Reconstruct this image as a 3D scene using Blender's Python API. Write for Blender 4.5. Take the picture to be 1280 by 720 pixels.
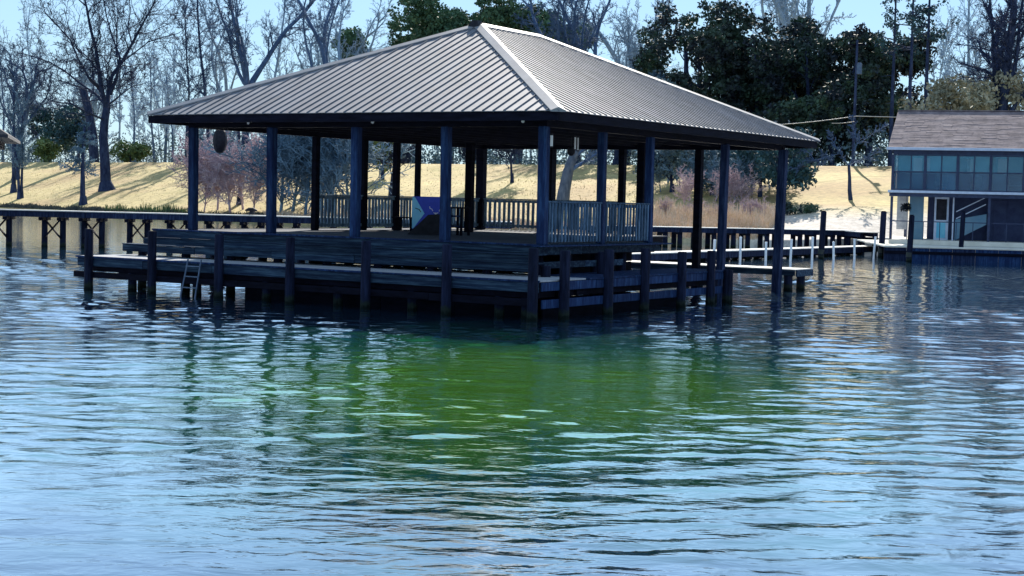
import bpy, math, random
import numpy as np
from mathutils import Vector, Matrix
R = math.radians
random.seed(4); rng = np.random.default_rng(4)
for o in list(bpy.data.objects): bpy.data.objects.remove(o)
sc = bpy.context.scene; col = sc.collection

# ------------------------------------------------------------------ camera
F, PITCH, ROLL, EYE = 1994.25, .0553, -.0242, 2.779
cd = bpy.data.cameras.new('camera'); cam = bpy.data.objects.new('camera', cd); col.objects.link(cam)
cd.sensor_width = 36; cd.lens = F/1280*36; cd.clip_start = .1; cd.clip_end = 5000
r0 = Vector((1, 0, 0)); fw = Vector((0, math.cos(PITCH), -math.sin(PITCH))); u0 = Vector((0, math.sin(PITCH), math.cos(PITCH)))
cr, sr = math.cos(ROLL), math.sin(ROLL)
rx = cr*r0 - sr*u0; uy = sr*r0 + cr*u0
m = Matrix((rx, uy, -fw)).transposed().to_4x4(); m.translation = (0, 0, EYE); cam.matrix_world = m
sc.camera = cam
# ------------------------------------------------------------------ light
SUN_EL, SUN_AZ = 33, 6
w = bpy.data.worlds.new('World'); sc.world = w; w.use_nodes = True
nt = w.node_tree; bg = nt.nodes['Background']; bg.inputs[1].default_value = .085
sky = nt.nodes.new('ShaderNodeTexSky'); sky.sky_type = 'NISHITA'; sky.sun_disc = False
sky.sun_elevation = R(SUN_EL); sky.sun_rotation = R(SUN_AZ); sky.air_density = 1.2; sky.dust_density = 0; sky.ozone_density = 3.5
tint = nt.nodes.new('ShaderNodeMix'); tint.data_type = 'RGBA'; tint.blend_type = 'MULTIPLY'; tint.inputs[0].default_value = 1; tint.inputs[7].default_value = (.60, .76, 1, 1)
nt.links.new(sky.outputs[0], tint.inputs[6]); pale = nt.nodes.new('ShaderNodeMix'); pale.data_type = 'RGBA'; pale.inputs[0].default_value = .62; pale.inputs[7].default_value = (3.05, 4.35, 5.5, 1)   # flat pale blue blended in to lighten the water's sky reflections
nt.links.new(tint.outputs[2], pale.inputs[6]); nt.links.new(pale.outputs[2], bg.inputs[0])
sd = bpy.data.lights.new('sun', 'SUN'); sun = bpy.data.objects.new('sun', sd); col.objects.link(sun)
sd.energy = 4.6; sd.angle = R(.5); sd.color = (1, .93, .82); sun.rotation_euler = (-R(90-SUN_EL), 0, -R(SUN_AZ)); sun.location = (0, 60, 60)
sc.view_settings.view_transform = 'Standard'; sc.view_settings.look = 'None'; sc.view_settings.gamma = 1
sc.view_settings.exposure = 1.0
sc.render.engine = 'CYCLES'; sc.cycles.max_bounces = 6; sc.cycles.transparent_max_bounces = 12

# ------------------------------------------------------------------ helpers
def at(px, py, Y):
    """world point seen at a pixel of the photograph, at world distance Y"""
    a, b = px-640, py-360
    X = a*cr - b*sr; V = a*sr + b*cr
    d = Y/(math.cos(PITCH) - V/F*math.sin(PITCH)); up = -V*d/F
    return Vector((X*d/F, Y, EYE - d*math.sin(PITCH) + up*math.cos(PITCH)))
def atz(px, Y, z):
    """x of the pixel column at distance Y and height z"""
    lo, hi = 0, 720
    for _ in range(40):
        mid = (lo+hi)/2
        if at(px, mid, Y).z > z: lo = mid
        else: hi = mid
    return Vector((at(px, lo, Y).x, Y, z))
def srgb(*c): return tuple(((v/255+.055)/1.055)**2.4 if v/255 > .04 else v/255/12.92 for v in c)
MATS = {}
def mat(name, c1, c2=None, rough=.8, scale=3, stretch=(1, 1, 1), bump=0, bscale=None, metal=0, spec=.5, c3=None, alpha=1, contrast=(.35, .65), objrand=0):
    m = bpy.data.materials.new(name); m.use_nodes = True; MATS[name] = m
    n = m.node_tree.nodes; l = m.node_tree.links; p = n['Principled BSDF']
    p.inputs['Roughness'].default_value = rough; p.inputs['Metallic'].default_value = metal
    p.inputs['Specular IOR Level'].default_value = spec; p.inputs['Alpha'].default_value = alpha
    tc = n.new('ShaderNodeTexCoord'); mp = n.new('ShaderNodeMapping'); l.new(tc.outputs['Object'], mp.inputs[0]); mp.inputs['Scale'].default_value = stretch
    nz = n.new('ShaderNodeTexNoise'); nz.inputs['Scale'].default_value = scale; nz.inputs['Detail'].default_value = 6; nz.inputs['Roughness'].default_value = .65
    if objrand:
        oi = n.new('ShaderNodeObjectInfo'); va = n.new('ShaderNodeVectorMath'); va.operation = 'MULTIPLY_ADD'
        cb = n.new('ShaderNodeCombineXYZ'); l.new(oi.outputs['Random'], cb.inputs[0]); l.new(oi.outputs['Random'], cb.inputs[1])
        l.new(cb.outputs[0], va.inputs[0]); va.inputs[1].default_value = (37, 53, 0); l.new(mp.outputs[0], va.inputs[2]); l.new(va.outputs[0], nz.inputs[0])
    else: l.new(mp.outputs[0], nz.inputs[0])
    rp = n.new('ShaderNodeValToRGB'); l.new(nz.outputs[0], rp.inputs[0])
    e = rp.color_ramp.elements; e[0].position, e[1].position = contrast
    e[0].color = (*c1, 1); e[1].color = (*(c2 or c1), 1)
    if c3: k = e.new((contrast[0]+contrast[1])/2); k.color = (*c3, 1)
    out = rp.outputs[0]
    if objrand:
        hs = n.new('ShaderNodeHueSaturation'); l.new(out, hs.inputs['Color'])
        mr = n.new('ShaderNodeMapRange'); l.new(oi.outputs['Random'], mr.inputs[0]); mr.inputs[3].default_value = 1-objrand; mr.inputs[4].default_value = 1+objrand
        l.new(mr.outputs[0], hs.inputs['Value']); out = hs.outputs[0]
    l.new(out, p.inputs['Base Color'])
    if bump:
        b = n.new('ShaderNodeBump'); b.inputs['Strength'].default_value = bump; b.inputs['Distance'].default_value = .02
        if bscale:
            n2 = n.new('ShaderNodeTexNoise'); n2.inputs['Scale'].default_value = bscale; n2.inputs['Detail'].default_value = 5; l.new(mp.outputs[0], n2.inputs[0]); l.new(n2.outputs[0], b.inputs['Height'])
        else: l.new(nz.outputs[0], b.inputs['Height'])
        l.new(b.outputs[0], p.inputs['Normal'])
    return m

class MB:
    """collects shapes and links them as one mesh object"""
    def __init__(s): s.v = []; s.f = []
    def add(s, vs, fs):
        k = len(s.v); s.v += [tuple(v) for v in vs]; s.f += [tuple(i+k for i in f) for f in fs]; return s
    def box(s, x0, x1, y0, y1, z0, z1):
        return s.add([(x0,y0,z0),(x1,y0,z0),(x1,y1,z0),(x0,y1,z0),(x0,y0,z1),(x1,y0,z1),(x1,y1,z1),(x0,y1,z1)],
                     [(0,3,2,1),(4,5,6,7),(0,1,5,4),(1,2,6,5),(2,3,7,6),(3,0,4,7)])
    def cbox(s, x0, x1, y0, y1, z0, z1, b=.012):
        """box with chamfered edges"""
        import itertools
        vs = []; idx = {}
        for cx, cy, cz in itertools.product((0,1), repeat=3):
            for ax in range(3):
                p = [(x0,x1)[cx], (y0,y1)[cy], (z0,z1)[cz]]
                for k in range(3):
                    if k != ax: p[k] += b*(1,-1)[(cx,cy,cz)[k]]
                # moved along other axes: vertex lying on face normal to ax
                idx[(cx,cy,cz,ax)] = len(vs); vs.append(tuple(p))
        fs = []
        for ax in range(3):
            o = [k for k in range(3) if k != ax]
            for sde in (0,1):
                q = []
                for a, c in ((0,0),(1,0),(1,1),(0,1)):
                    k = [0,0,0]; k[ax] = sde; k[o[0]] = a; k[o[1]] = c; q.append(idx[(*k, ax)])
                fs.append(tuple(q) if (sde == 1) ^ (ax == 1) else tuple(q[::-1]))
        for ax in range(3):     # edges parallel to ax
            o = [k for k in range(3) if k != ax]
            for a in (0,1):
                for c in (0,1):
                    k0 = [0,0,0]; k0[o[0]] = a; k0[o[1]] = c; k1 = list(k0); k1[ax] = 1
                    q = [idx[(*k0,o[0])], idx[(*k1,o[0])], idx[(*k1,o[1])], idx[(*k0,o[1])]]
                    fs.append(tuple(q))
        for cx, cy, cz in itertools.product((0,1), repeat=3):
            fs.append(tuple(idx[(cx,cy,cz,a)] for a in range(3)))
        return s.add(vs, fs)
    def bar(s, p, q, w, h=None, up=(0,0,1)):
        """square bar from p to q"""
        h = h or w; p = Vector(p); q = Vector(q); d = (q-p).normalized(); a = d.cross(Vector(up))
        if a.length < 1e-3: a = d.cross(Vector((0,1,0)))
        a.normalize(); b = a.cross(d); a *= w/2; b *= h/2
        return s.add([p-a-b, p+a-b, p+a+b, p-a+b, q-a-b, q+a-b, q+a+b, q-a+b], [(0,3,2,1),(4,5,6,7),(0,1,5,4),(1,2,6,5),(2,3,7,6),(3,0,4,7)])
    def tube(s, pts, rad, n=8, cap=True):
        pts = [Vector(p) for p in pts]; k = len(s.v); rad = rad if hasattr(rad, '__len__') else [rad]*len(pts)
        for i, p in enumerate(pts):
            d = (pts[min(i+1, len(pts)-1)]-pts[max(i-1, 0)]).normalized(); a = d.cross(Vector((0,0,1)))
            if a.length < 1e-2: a = Vector((1,0,0))
            a.normalize(); b = a.cross(d)
            for j in range(n):
                t = 2*math.pi*j/n; s.v.append(tuple(p+(a*math.cos(t)+b*math.sin(t))*rad[i]))
        for i in range(len(pts)-1):
            for j in range(n):
                a0 = k+i*n+j; a1 = k+i*n+(j+1)%n; s.f.append((a0, a1, a1+n, a0+n))
        if cap: s.f.append(tuple(k+j for j in range(n))[::-1]); s.f.append(tuple(k+(len(pts)-1)*n+j for j in range(n)))
        return s
    def mesh(s, name): me = bpy.data.meshes.new(name); me.from_pydata(s.v, [], s.f); me.update(); fixn(me); return me
    def build(s, name, material, parent=None, **kw): return link(name, s.mesh(name), material, parent, **kw)
import bmesh
def fixn(me):
    if len(me.polygons) > 20000: return
    b = bmesh.new(); b.from_mesh(me); bmesh.ops.recalc_face_normals(b, faces=b.faces); b.to_mesh(me); b.free()
def link(name, me, material=None, parent=None, loc=None, rot=None):
    o = bpy.data.objects.new(name, me); col.objects.link(o)
    if material is not None and len(me.materials) == 0: me.materials.append(material)
    if parent is not None: o.parent = parent
    if loc is not None: o.location = loc
    if rot is not None: o.rotation_euler = rot
    return o
def tag(o, label=None, cat=None, group=None, kind=None):
    if label: o['label'] = label
    if cat: o['category'] = cat
    if group: o['group'] = group
    if kind: o['kind'] = kind
    return o
def empty(name, loc=(0,0,0), rz=0, **kw):
    o = bpy.data.objects.new(name, None); col.objects.link(o); o.location = loc; o.rotation_euler = (0,0,rz); o.empty_display_size = .3
    return tag(o, **kw)
def npmesh(name, V, Fc):
    """V (n,3), Fc (m,k) fast mesh"""
    me = bpy.data.meshes.new(name); k = Fc.shape[1]
    me.vertices.add(len(V)); me.vertices.foreach_set('co', V.astype(np.float32).ravel())
    me.loops.add(Fc.size); me.loops.foreach_set('vertex_index', Fc.astype(np.int32).ravel())
    me.polygons.add(len(Fc)); me.polygons.foreach_set('loop_start', np.arange(0, Fc.size, k, dtype=np.int32)); me.polygons.foreach_set('loop_total', np.full(len(Fc), k, dtype=np.int32))
    me.update(calc_edges=True); return me
def children(o): return [c for c in bpy.data.objects if c.parent == o]
def copy_tree(o, parent=None):
    c = o.copy(); col.objects.link(c); c.parent = parent
    for ch in KIDS.get(o.name, children(o)): copy_tree(ch, c)
    return c
KIDS = {}

# ------------------------------------------------------------------ materials
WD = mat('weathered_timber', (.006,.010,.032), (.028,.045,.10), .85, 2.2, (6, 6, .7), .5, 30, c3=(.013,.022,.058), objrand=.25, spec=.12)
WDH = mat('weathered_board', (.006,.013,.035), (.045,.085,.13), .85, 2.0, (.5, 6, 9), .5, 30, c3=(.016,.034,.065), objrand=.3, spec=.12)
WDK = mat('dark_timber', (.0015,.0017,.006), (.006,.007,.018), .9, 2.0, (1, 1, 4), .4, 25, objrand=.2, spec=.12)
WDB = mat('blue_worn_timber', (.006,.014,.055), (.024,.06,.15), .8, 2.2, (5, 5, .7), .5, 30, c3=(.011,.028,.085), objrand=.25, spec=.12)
DECKD = mat('shaded_grey_planks', (.055,.062,.085), (.11,.12,.15), .8, 1.5, (1, 5, 1), .3, 20, objrand=.12, spec=.15)  # darker copy of the deck planks, roof shade put into the colour
DECK = mat('sunlit_planks', (.48,.48,.49), (.68,.67,.64), .8, 1.5, (1, 5, 1), .3, 20, objrand=.12)  # pale copy for planks in the open, sunlight put into the colour
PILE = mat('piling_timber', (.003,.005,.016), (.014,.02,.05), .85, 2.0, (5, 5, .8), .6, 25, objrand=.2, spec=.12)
ALGAE = mat('wet_timber', (.004,.010,.012), (.015,.03,.02), .5, 3)
ROOF = mat('grey_roof_metal', (.125,.132,.16), (.20,.21,.245), .62, 1.1, (1, 1, 1), .08, 6, metal=.0, objrand=.10, spec=.3)
CAP = mat('roof_cap_metal', (.15,.155,.18), (.23,.235,.26), .5, 2, metal=.0)
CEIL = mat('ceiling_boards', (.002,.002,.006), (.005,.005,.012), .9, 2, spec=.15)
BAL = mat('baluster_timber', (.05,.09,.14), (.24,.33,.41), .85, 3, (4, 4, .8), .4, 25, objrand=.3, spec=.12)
METAL = mat('ladder_metal', (.05,.08,.14), (.10,.14,.21), .35, 4, metal=.5)
BLK = mat('black_metal', (.01,.01,.015), (.025,.025,.035), .6, 4, spec=.15)
WHITE = mat('white_paint', (.72,.75,.80), (.85,.87,.90), .5, 4)
LAMPW = mat('white_plastic', (.8,.8,.8), (.9,.9,.9), .4, 4)
NAVY = mat('navy_paint', (.02,.05,.50), (.03,.07,.62), .55, 5)
SKYB = mat('light_blue_paint', (.20,.62,.90), (.32,.74,.95), .55, 5)
BARK = mat('dark_bark', (.012,.020,.055), (.045,.065,.13), .9, 3, (1, 1, .4), .5, 12, objrand=.2, spec=.12)
BARK2 = mat('pale_bark', (.16,.19,.25), (.34,.38,.44), .9, 3, (1, 1, .4), .4, 12, objrand=.1)
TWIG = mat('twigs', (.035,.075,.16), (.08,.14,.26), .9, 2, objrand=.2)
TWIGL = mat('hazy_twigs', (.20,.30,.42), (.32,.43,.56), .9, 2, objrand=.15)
PINK = mat('pinkish_twigs', (.28,.20,.25), (.62,.49,.52), .9, 1.5, objrand=.15)
BLUEBR = mat('bluish_brush', (.035,.09,.16), (.20,.32,.42), .9, .8, objrand=.15)
REED = mat('dry_reeds', (.50,.40,.20), (.78,.68,.56), .9, 6, c3=(.62,.47,.36))
def tidemark(m_):
    n = m_.node_tree.nodes; l = m_.node_tree.links; p = n['Principled BSDF']; src_ = p.inputs['Base Color'].links[0].from_socket
    g = n.new('ShaderNodeNewGeometry'); sx = n.new('ShaderNodeSeparateXYZ'); l.new(g.outputs['Position'], sx.inputs[0]); nz = n.new('ShaderNodeTexNoise'); nz.inputs['Scale'].default_value = 9; l.new(g.outputs['Position'], nz.inputs[0])
    a = n.new('ShaderNodeMath'); a.operation = 'MULTIPLY_ADD'; l.new(nz.outputs[0], a.inputs[0]); a.inputs[1].default_value = -.22; l.new(sx.outputs[2], a.inputs[2])
    r = n.new('ShaderNodeMapRange'); r.inputs[1].default_value = .14; r.inputs[2].default_value = .05; l.new(a.outputs[0], r.inputs[0])
    r2 = n.new('ShaderNodeMapRange'); r2.inputs[1].default_value = .02; r2.inputs[2].default_value = -.06; l.new(a.outputs[0], r2.inputs[0])
    mx = n.new('ShaderNodeMix'); mx.data_type = 'RGBA'; l.new(r.outputs[0], mx.inputs[0]); l.new(src_, mx.inputs[6]); mx.inputs[7].default_value = (.016,.024,.02,1)
    m2 = n.new('ShaderNodeMix'); m2.data_type = 'RGBA'; l.new(r2.outputs[0], m2.inputs[0]); l.new(mx.outputs[2], m2.inputs[6]); m2.inputs[7].default_value = (.002,.006,.005,1)
    l.new(m2.outputs[2], p.inputs['Base Color'])
tidemark(PILE)
BRUSHL = mat('brush_leaves', (.03,.07,.12), (.14,.21,.22), .9, .5, objrand=.15)
OAK = mat('dark_evergreen_leaves', (.004,.012,.026), (.045,.095,.05), .7, .35, contrast=(.42,.66), objrand=.2)
PINE = mat('pine_needles', (.012,.045,.07), (.04,.11,.11), .75, .5, objrand=.15)
LGRN = mat('light_green_leaves', (.035,.08,.03), (.15,.20,.06), .7, .8, objrand=.1)
MIDG = mat('mid_green_leaves', (.03,.085,.05), (.09,.17,.08), .7, .6, objrand=.2)
TANL = mat('tan_leaves', (.16,.17,.12), (.40,.38,.28), .8, .7, objrand=.1)
SHRD = mat('dark_ground_brush', (.03,.045,.05), (.12,.12,.10), .9, 1)

# ------------------------------------------------------------------ terrain
SH = [(-260,300),(-64,196),(-25,155),(-4,131),(9,116),(19,108.5),(25,105),(62,95),(200,75)]
CR = [(-290,370),(-82,255),(-38,210),(0,181),(20,163),(34.6,150),(45,142),(90,125),(260,95)]
NS = len(SH)-1
def PT(s, t):
    i = min(max(int(math.floor(s)), 0), NS-1); k = s-i
    a = Vector(SH[i]).lerp(Vector(SH[i+1]), k); b = Vector(CR[i]).lerp(Vector(CR[i+1]), k)
    return a.lerp(b, t)
def hz(s, t):
    p = PT(s, t)
    k = min(max((s-4.6)/1.2, 0), 1)             # right side: bulkhead and level ground by the house
    base = .35*(1-k)+.85*k
    tt = t
    if s > 5.2: q = min((s-5.2)/.8, 1); t0 = .22*q; tt = max(0, (t-t0)/(1-t0))
    z = base + (6.75-base)*(tt if tt < .93 else .93+ .07*math.sin(min((tt-.93)/.07, 1)*1.57))
    z += .22*math.sin(p.x*.21+p.y*.13)*math.sin(p.y*.17)*min(t*3, 1)*(1-min(t, 1)**6)
    if t < .0: z = base*(1-k)*max(0, 1+t*60) - (1 if t < -.01 else 0)*1.2 + (base*k if t > -.005 else 0)
    if t > 1: z = 6.75
    return z
def on_bank(px, t):
    lo, hi = 0, NS
    for _ in range(50):
        mid = (lo+hi)/2; p = PT(mid, t); v = Vector((p.x, p.y, hz(mid, t)))-Vector((0,0,EYE))
        d = v.dot(fw); X = v.dot(rx)/d*F+640
        if X < px: lo = mid
        else: hi = mid
    p = PT(lo, t); return Vector((p.x, p.y, hz(lo, t))), lo
def ground_at(px, py):
    lo, hi = 0.02, 1.0
    for _ in range(30):
        t = (lo+hi)/2; p, s_ = on_bank(px, t); v = p-Vector((0,0,EYE)); y = 360 - v.dot(uy)/v.dot(fw)*F
        if y > py: lo = t
        else: hi = t
    return on_bank(px, lo)
def mk_terrain():
    ss = np.linspace(0, NS, 161); ts = [-.03,-.012,-.004,0,.004]+list(np.linspace(.02, 1, 50))+[1.05,1.3,2,4,9]
    V = [(PT(s, t).x, PT(s, t).y, hz(s, t)-(0 if t <= 1 else 0)) for s in ss for t in ts]
    n = len(ts); Fc = [(i*n+j, (i+1)*n+j, (i+1)*n+j+1, i*n+j+1) for i in range(len(ss)-1) for j in range(n-1)]
    me = npmesh('grass_bank', np.array(V), np.array(Fc)); 
    for p in me.polygons: p.use_smooth = True
    return me
m = mat('dry_grass', (.37,.31,.10), (.58,.47,.19), .95, .25, (1, 1, 1), .6, 3, c3=(.50,.39,.17), contrast=(.3,.7))
def grass_nodes(m):
    n = m.node_tree.nodes; l = m.node_tree.links; p = n['Principled BSDF']; base = p.inputs['Base Color'].links[0].from_socket
    g = n.new('ShaderNodeNewGeometry'); nz = n.new('ShaderNodeTexNoise'); nz.inputs['Scale'].default_value = .09; nz.inputs['Detail'].default_value = 4
    l.new(g.outputs['Position'], nz.inputs[0])
    r = n.new('ShaderNodeValToRGB'); r.color_ramp.elements[0].position = .46; r.color_ramp.elements[1].position = .62; l.new(nz.outputs[0], r.inputs[0])
    mx = n.new('ShaderNodeMix'); mx.data_type = 'RGBA'; l.new(r.outputs[0], mx.inputs[0]); l.new(base, mx.inputs[6]); mx.inputs[7].default_value = (.42,.29,.13,1)
    # fine grain
    n3 = n.new('ShaderNodeTexNoise'); n3.inputs['Scale'].default_value = 1.6; n3.inputs['Detail'].default_value = 8; n3.inputs['Roughness'].default_value = .8; l.new(g.outputs['Position'], n3.inputs[0])
    r3 = n.new('ShaderNodeMapRange'); r3.inputs[1].default_value = .35; r3.inputs[2].default_value = .65; r3.inputs[3].default_value = .52; r3.inputs[4].default_value = 1.18; l.new(n3.outputs[0], r3.inputs[0])
    # pale sandy strip by the boathouse
    sx = n.new('ShaderNodeSeparateXYZ'); l.new(g.outputs['Position'], sx.inputs[0])
    a = n.new('ShaderNodeMapRange'); a.inputs[1].default_value = 10; a.inputs[2].default_value = 18; l.new(sx.outputs[0], a.inputs[0])
    b = n.new('ShaderNodeMapRange'); b.inputs[1].default_value = 3.0; b.inputs[2].default_value = 1.9; l.new(sx.outputs[2], b.inputs[0])
    mu = n.new('ShaderNodeMath'); mu.operation = 'MULTIPLY'; l.new(a.outputs[0], mu.inputs[0]); l.new(b.outputs[0], mu.inputs[1])
    m2 = n.new('ShaderNodeMix'); m2.data_type = 'RGBA'; l.new(mu.outputs[0], m2.inputs[0]); l.new(mx.outputs[2], m2.inputs[6]); m2.inputs[7].default_value = (.58,.52,.46,1)
    hs = n.new('ShaderNodeHueSaturation'); l.new(r3.outputs[0], hs.inputs['Value']); l.new(m2.outputs[2], hs.inputs['Color']); l.new(hs.outputs[0], p.inputs['Base Color'])
grass_nodes(m)
tag(link('grass_bank', mk_terrain(), m), 'dry golden grass levee sloping up from the far shore', kind='structure')

# ------------------------------------------------------------------ water
def mk_water():
    ys = [-60,-30,-10,0,5,8]; y = 9.
    while y < 100: ys.append(y); y += max(.045, .0042*y)
    ys += [110,130,160,200,260,340]
    xs = list(np.arange(-36, 36.01, .16)); g = [36+2*1.35**k for k in range(17)]
    xs = [-v for v in g[::-1]]+xs+g
    X, Y = np.meshgrid(xs, ys); Z = np.zeros_like(X)
    r = np.random.default_rng(11)
    # slow domain warp so that crests bend and break up
    def warp(a, b, s, k): return s*(np.sin(a*k+1.3)*np.cos(b*k*1.2+.4)+.5*np.sin(a*k*2.3+b*k*1.7))
    Xw = X+warp(X, Y, .7, .33); Yw = Y+warp(Y, X, .45, .40)+.018*X*np.sin(X*.05+.3)
    for i in range(110):
        lam = .24*(4.8**r.random()); th = r.normal(-.12, .62)
        k = 2*math.pi/lam; amp = .0125*lam**1.05*(.45 if lam > 1.8 else 1)/ (1+.0*lam)
        ph = r.random()*6.28
        fade = np.clip((lam*60-Y+20)/15, 0, 1)              # fine ripples are left to the relief farther out
        Z += amp*.155*np.sin(k*(Xw*math.sin(th)+Yw*math.cos(th))+ph)*fade
    # gusty patches
    gst = .8+.42*np.sin(X*.31+Y*.13+.7)*np.sin(Y*.33-X*.17)+.2*np.sin(X*.9-Y*.7)*np.sin(Y*.8+1)
    near = np.clip((Y-10)/18, .0, 1)*.68+.34
    Z *= gst*near*(1+.6*np.clip((Y-30)/30, 0, 1))
    fx = np.clip((36-np.abs(X))/4, 0, 1); fy = np.clip((Y-9)/1.5, 0, 1)*np.clip((95-Y)/15, 0, 1)
    Z *= fx*fy
    V = np.stack([X, Y, Z], -1).reshape(-1, 3); n = len(xs); m_ = len(ys)
    i, j = np.meshgrid(np.arange(m_-1), np.arange(n-1), indexing='ij'); a = (i*n+j).ravel()
    Fc = np.stack([a, a+1, a+n+1, a+n], -1); me = npmesh('lake_water', V, Fc)
    me.polygons.foreach_set('use_smooth', np.ones(len(Fc), dtype=bool)); return me
def water_mat():
    m = bpy.data.materials.new('lake_water'); m.use_nodes = True; n = m.node_tree.nodes; l = m.node_tree.links; p = n['Principled BSDF']
    g = n.new('ShaderNodeNewGeometry')
    # green put into the colour where the pavilion's dark reflection lies on the water
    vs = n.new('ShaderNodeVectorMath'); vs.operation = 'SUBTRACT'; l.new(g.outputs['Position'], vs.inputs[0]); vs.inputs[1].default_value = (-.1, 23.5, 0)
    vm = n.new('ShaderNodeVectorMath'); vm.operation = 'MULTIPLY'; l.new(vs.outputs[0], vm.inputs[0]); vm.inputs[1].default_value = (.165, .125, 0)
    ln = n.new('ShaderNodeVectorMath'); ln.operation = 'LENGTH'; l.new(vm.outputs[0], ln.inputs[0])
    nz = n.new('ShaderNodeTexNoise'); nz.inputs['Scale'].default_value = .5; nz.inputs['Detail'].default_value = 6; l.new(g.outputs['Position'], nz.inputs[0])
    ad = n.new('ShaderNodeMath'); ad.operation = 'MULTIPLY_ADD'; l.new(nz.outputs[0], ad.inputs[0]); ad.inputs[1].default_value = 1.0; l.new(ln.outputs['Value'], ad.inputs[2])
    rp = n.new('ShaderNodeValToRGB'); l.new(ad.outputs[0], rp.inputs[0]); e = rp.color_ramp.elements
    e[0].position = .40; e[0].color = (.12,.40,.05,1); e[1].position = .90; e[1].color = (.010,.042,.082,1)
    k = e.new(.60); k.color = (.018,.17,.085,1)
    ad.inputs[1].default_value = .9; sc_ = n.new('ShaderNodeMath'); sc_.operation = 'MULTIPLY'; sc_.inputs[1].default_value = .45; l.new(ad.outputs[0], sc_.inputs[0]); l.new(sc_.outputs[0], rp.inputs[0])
    df = n.new('ShaderNodeBsdfDiffuse'); gl = n.new('ShaderNodeBsdfGlossy'); gl.inputs['Roughness'].default_value = .035; gl.inputs['Color'].default_value = (.97,.98,1,1)
    fr = n.new('ShaderNodeFresnel'); fr.inputs[0].default_value = 1.33; mu = n.new('ShaderNodeMapRange'); mu.inputs[1].default_value = .03; mu.inputs[2].default_value = .36; mu.inputs[3].default_value = .02; mu.inputs[4].default_value = .88; l.new(fr.outputs[0], mu.inputs[0])
    ms = n.new('ShaderNodeMixShader'); l.new(mu.outputs[0], ms.inputs[0]); l.new(df.outputs[0], ms.inputs[1]); l.new(gl.outputs[0], ms.inputs[2])
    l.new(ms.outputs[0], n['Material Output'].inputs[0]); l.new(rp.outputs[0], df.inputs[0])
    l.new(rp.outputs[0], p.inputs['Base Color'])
    p.inputs['Roughness'].default_value = .04; p.inputs['IOR'].default_value = 1.33
    # ripples
    mp = n.new('ShaderNodeMapping'); mp.inputs['Scale'].default_value = (.6, 1.0, 1); mp.inputs['Rotation'].default_value = (0,0,.12); l.new(g.outputs['Position'], mp.inputs[0])
    n1 = n.new('ShaderNodeTexNoise'); n1.inputs['Scale'].default_value = 2.6; n1.inputs['Detail'].default_value = 3; n1.inputs['Distortion'].default_value = .6; l.new(mp.outputs[0], n1.inputs[0])
    n2 = n.new('ShaderNodeTexNoise'); n2.inputs['Scale'].default_value = 7; n2.inputs['Detail'].default_value = 5; l.new(mp.outputs[0], n2.inputs[0])
    b1 = n.new('ShaderNodeBump'); b1.inputs['Strength'].default_value = 1; b1.inputs['Distance'].default_value = .014; l.new(n1.outputs[0], b1.inputs['Height'])
    b2 = n.new('ShaderNodeBump'); b2.inputs['Strength'].default_value = 1; b2.inputs['Distance'].default_value = .003; l.new(n2.outputs[0], b2.inputs['Height']); l.new(b1.outputs[0], b2.inputs['Normal'])
    [l.new(b2.outputs[0], q.inputs['Normal']) for q in (p, df, gl, fr)]
    n.remove(p)
    return m
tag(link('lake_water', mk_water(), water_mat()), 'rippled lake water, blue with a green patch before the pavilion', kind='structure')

# ------------------------------------------------------------------ pavilion
PSI = .557; K = Vector((.642, 36.611, 0))
ZW, ZD, ZE, ZR = .93, 1.67, 4.93, 7.90
pav = empty('lake_pavilion', K, -PSI, label='dark timber open pavilion on pilings with grey metal hip roof, standing in the lake', cat='pavilion')
def pt(mb, name, m=WD, parent=pav, **kw): return tag(mb.build(name, m, parent), **kw)
OH, QS, LP = .933, 2.913, 15.047
CX, CY = -1.49, 2.53                                # near corner post
def post_at(x, y, z0, z1, w=.17, m=WD, dx=0, dy=0):
    mb = MB(); mb.cbox(-w/2, w/2, -w/2, w/2, 0, 1, .015)
    mb.v = [(a+dx*c, b+dy*c, c*(z1-z0)) for a, b, c in mb.v]
    o = pt(mb, 'post', m); o.location = (x, y, z0); return o
# wall posts under the roof edge: near face, right face, far side and back
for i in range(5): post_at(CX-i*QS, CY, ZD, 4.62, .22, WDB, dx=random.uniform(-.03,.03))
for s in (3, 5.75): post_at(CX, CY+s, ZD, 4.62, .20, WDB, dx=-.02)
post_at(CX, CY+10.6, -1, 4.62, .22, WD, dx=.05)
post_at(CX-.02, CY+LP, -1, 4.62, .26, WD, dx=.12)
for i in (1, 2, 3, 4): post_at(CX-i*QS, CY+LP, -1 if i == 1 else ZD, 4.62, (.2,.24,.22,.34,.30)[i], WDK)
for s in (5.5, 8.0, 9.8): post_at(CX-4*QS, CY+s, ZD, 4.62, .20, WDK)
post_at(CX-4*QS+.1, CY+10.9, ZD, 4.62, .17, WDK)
for x, y in ((-10.3, CY+10), (-4.0, CY+10.1), (-7.4, CY+10)): post_at(x, y, ZD, 4.62, .24, WDK)
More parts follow.
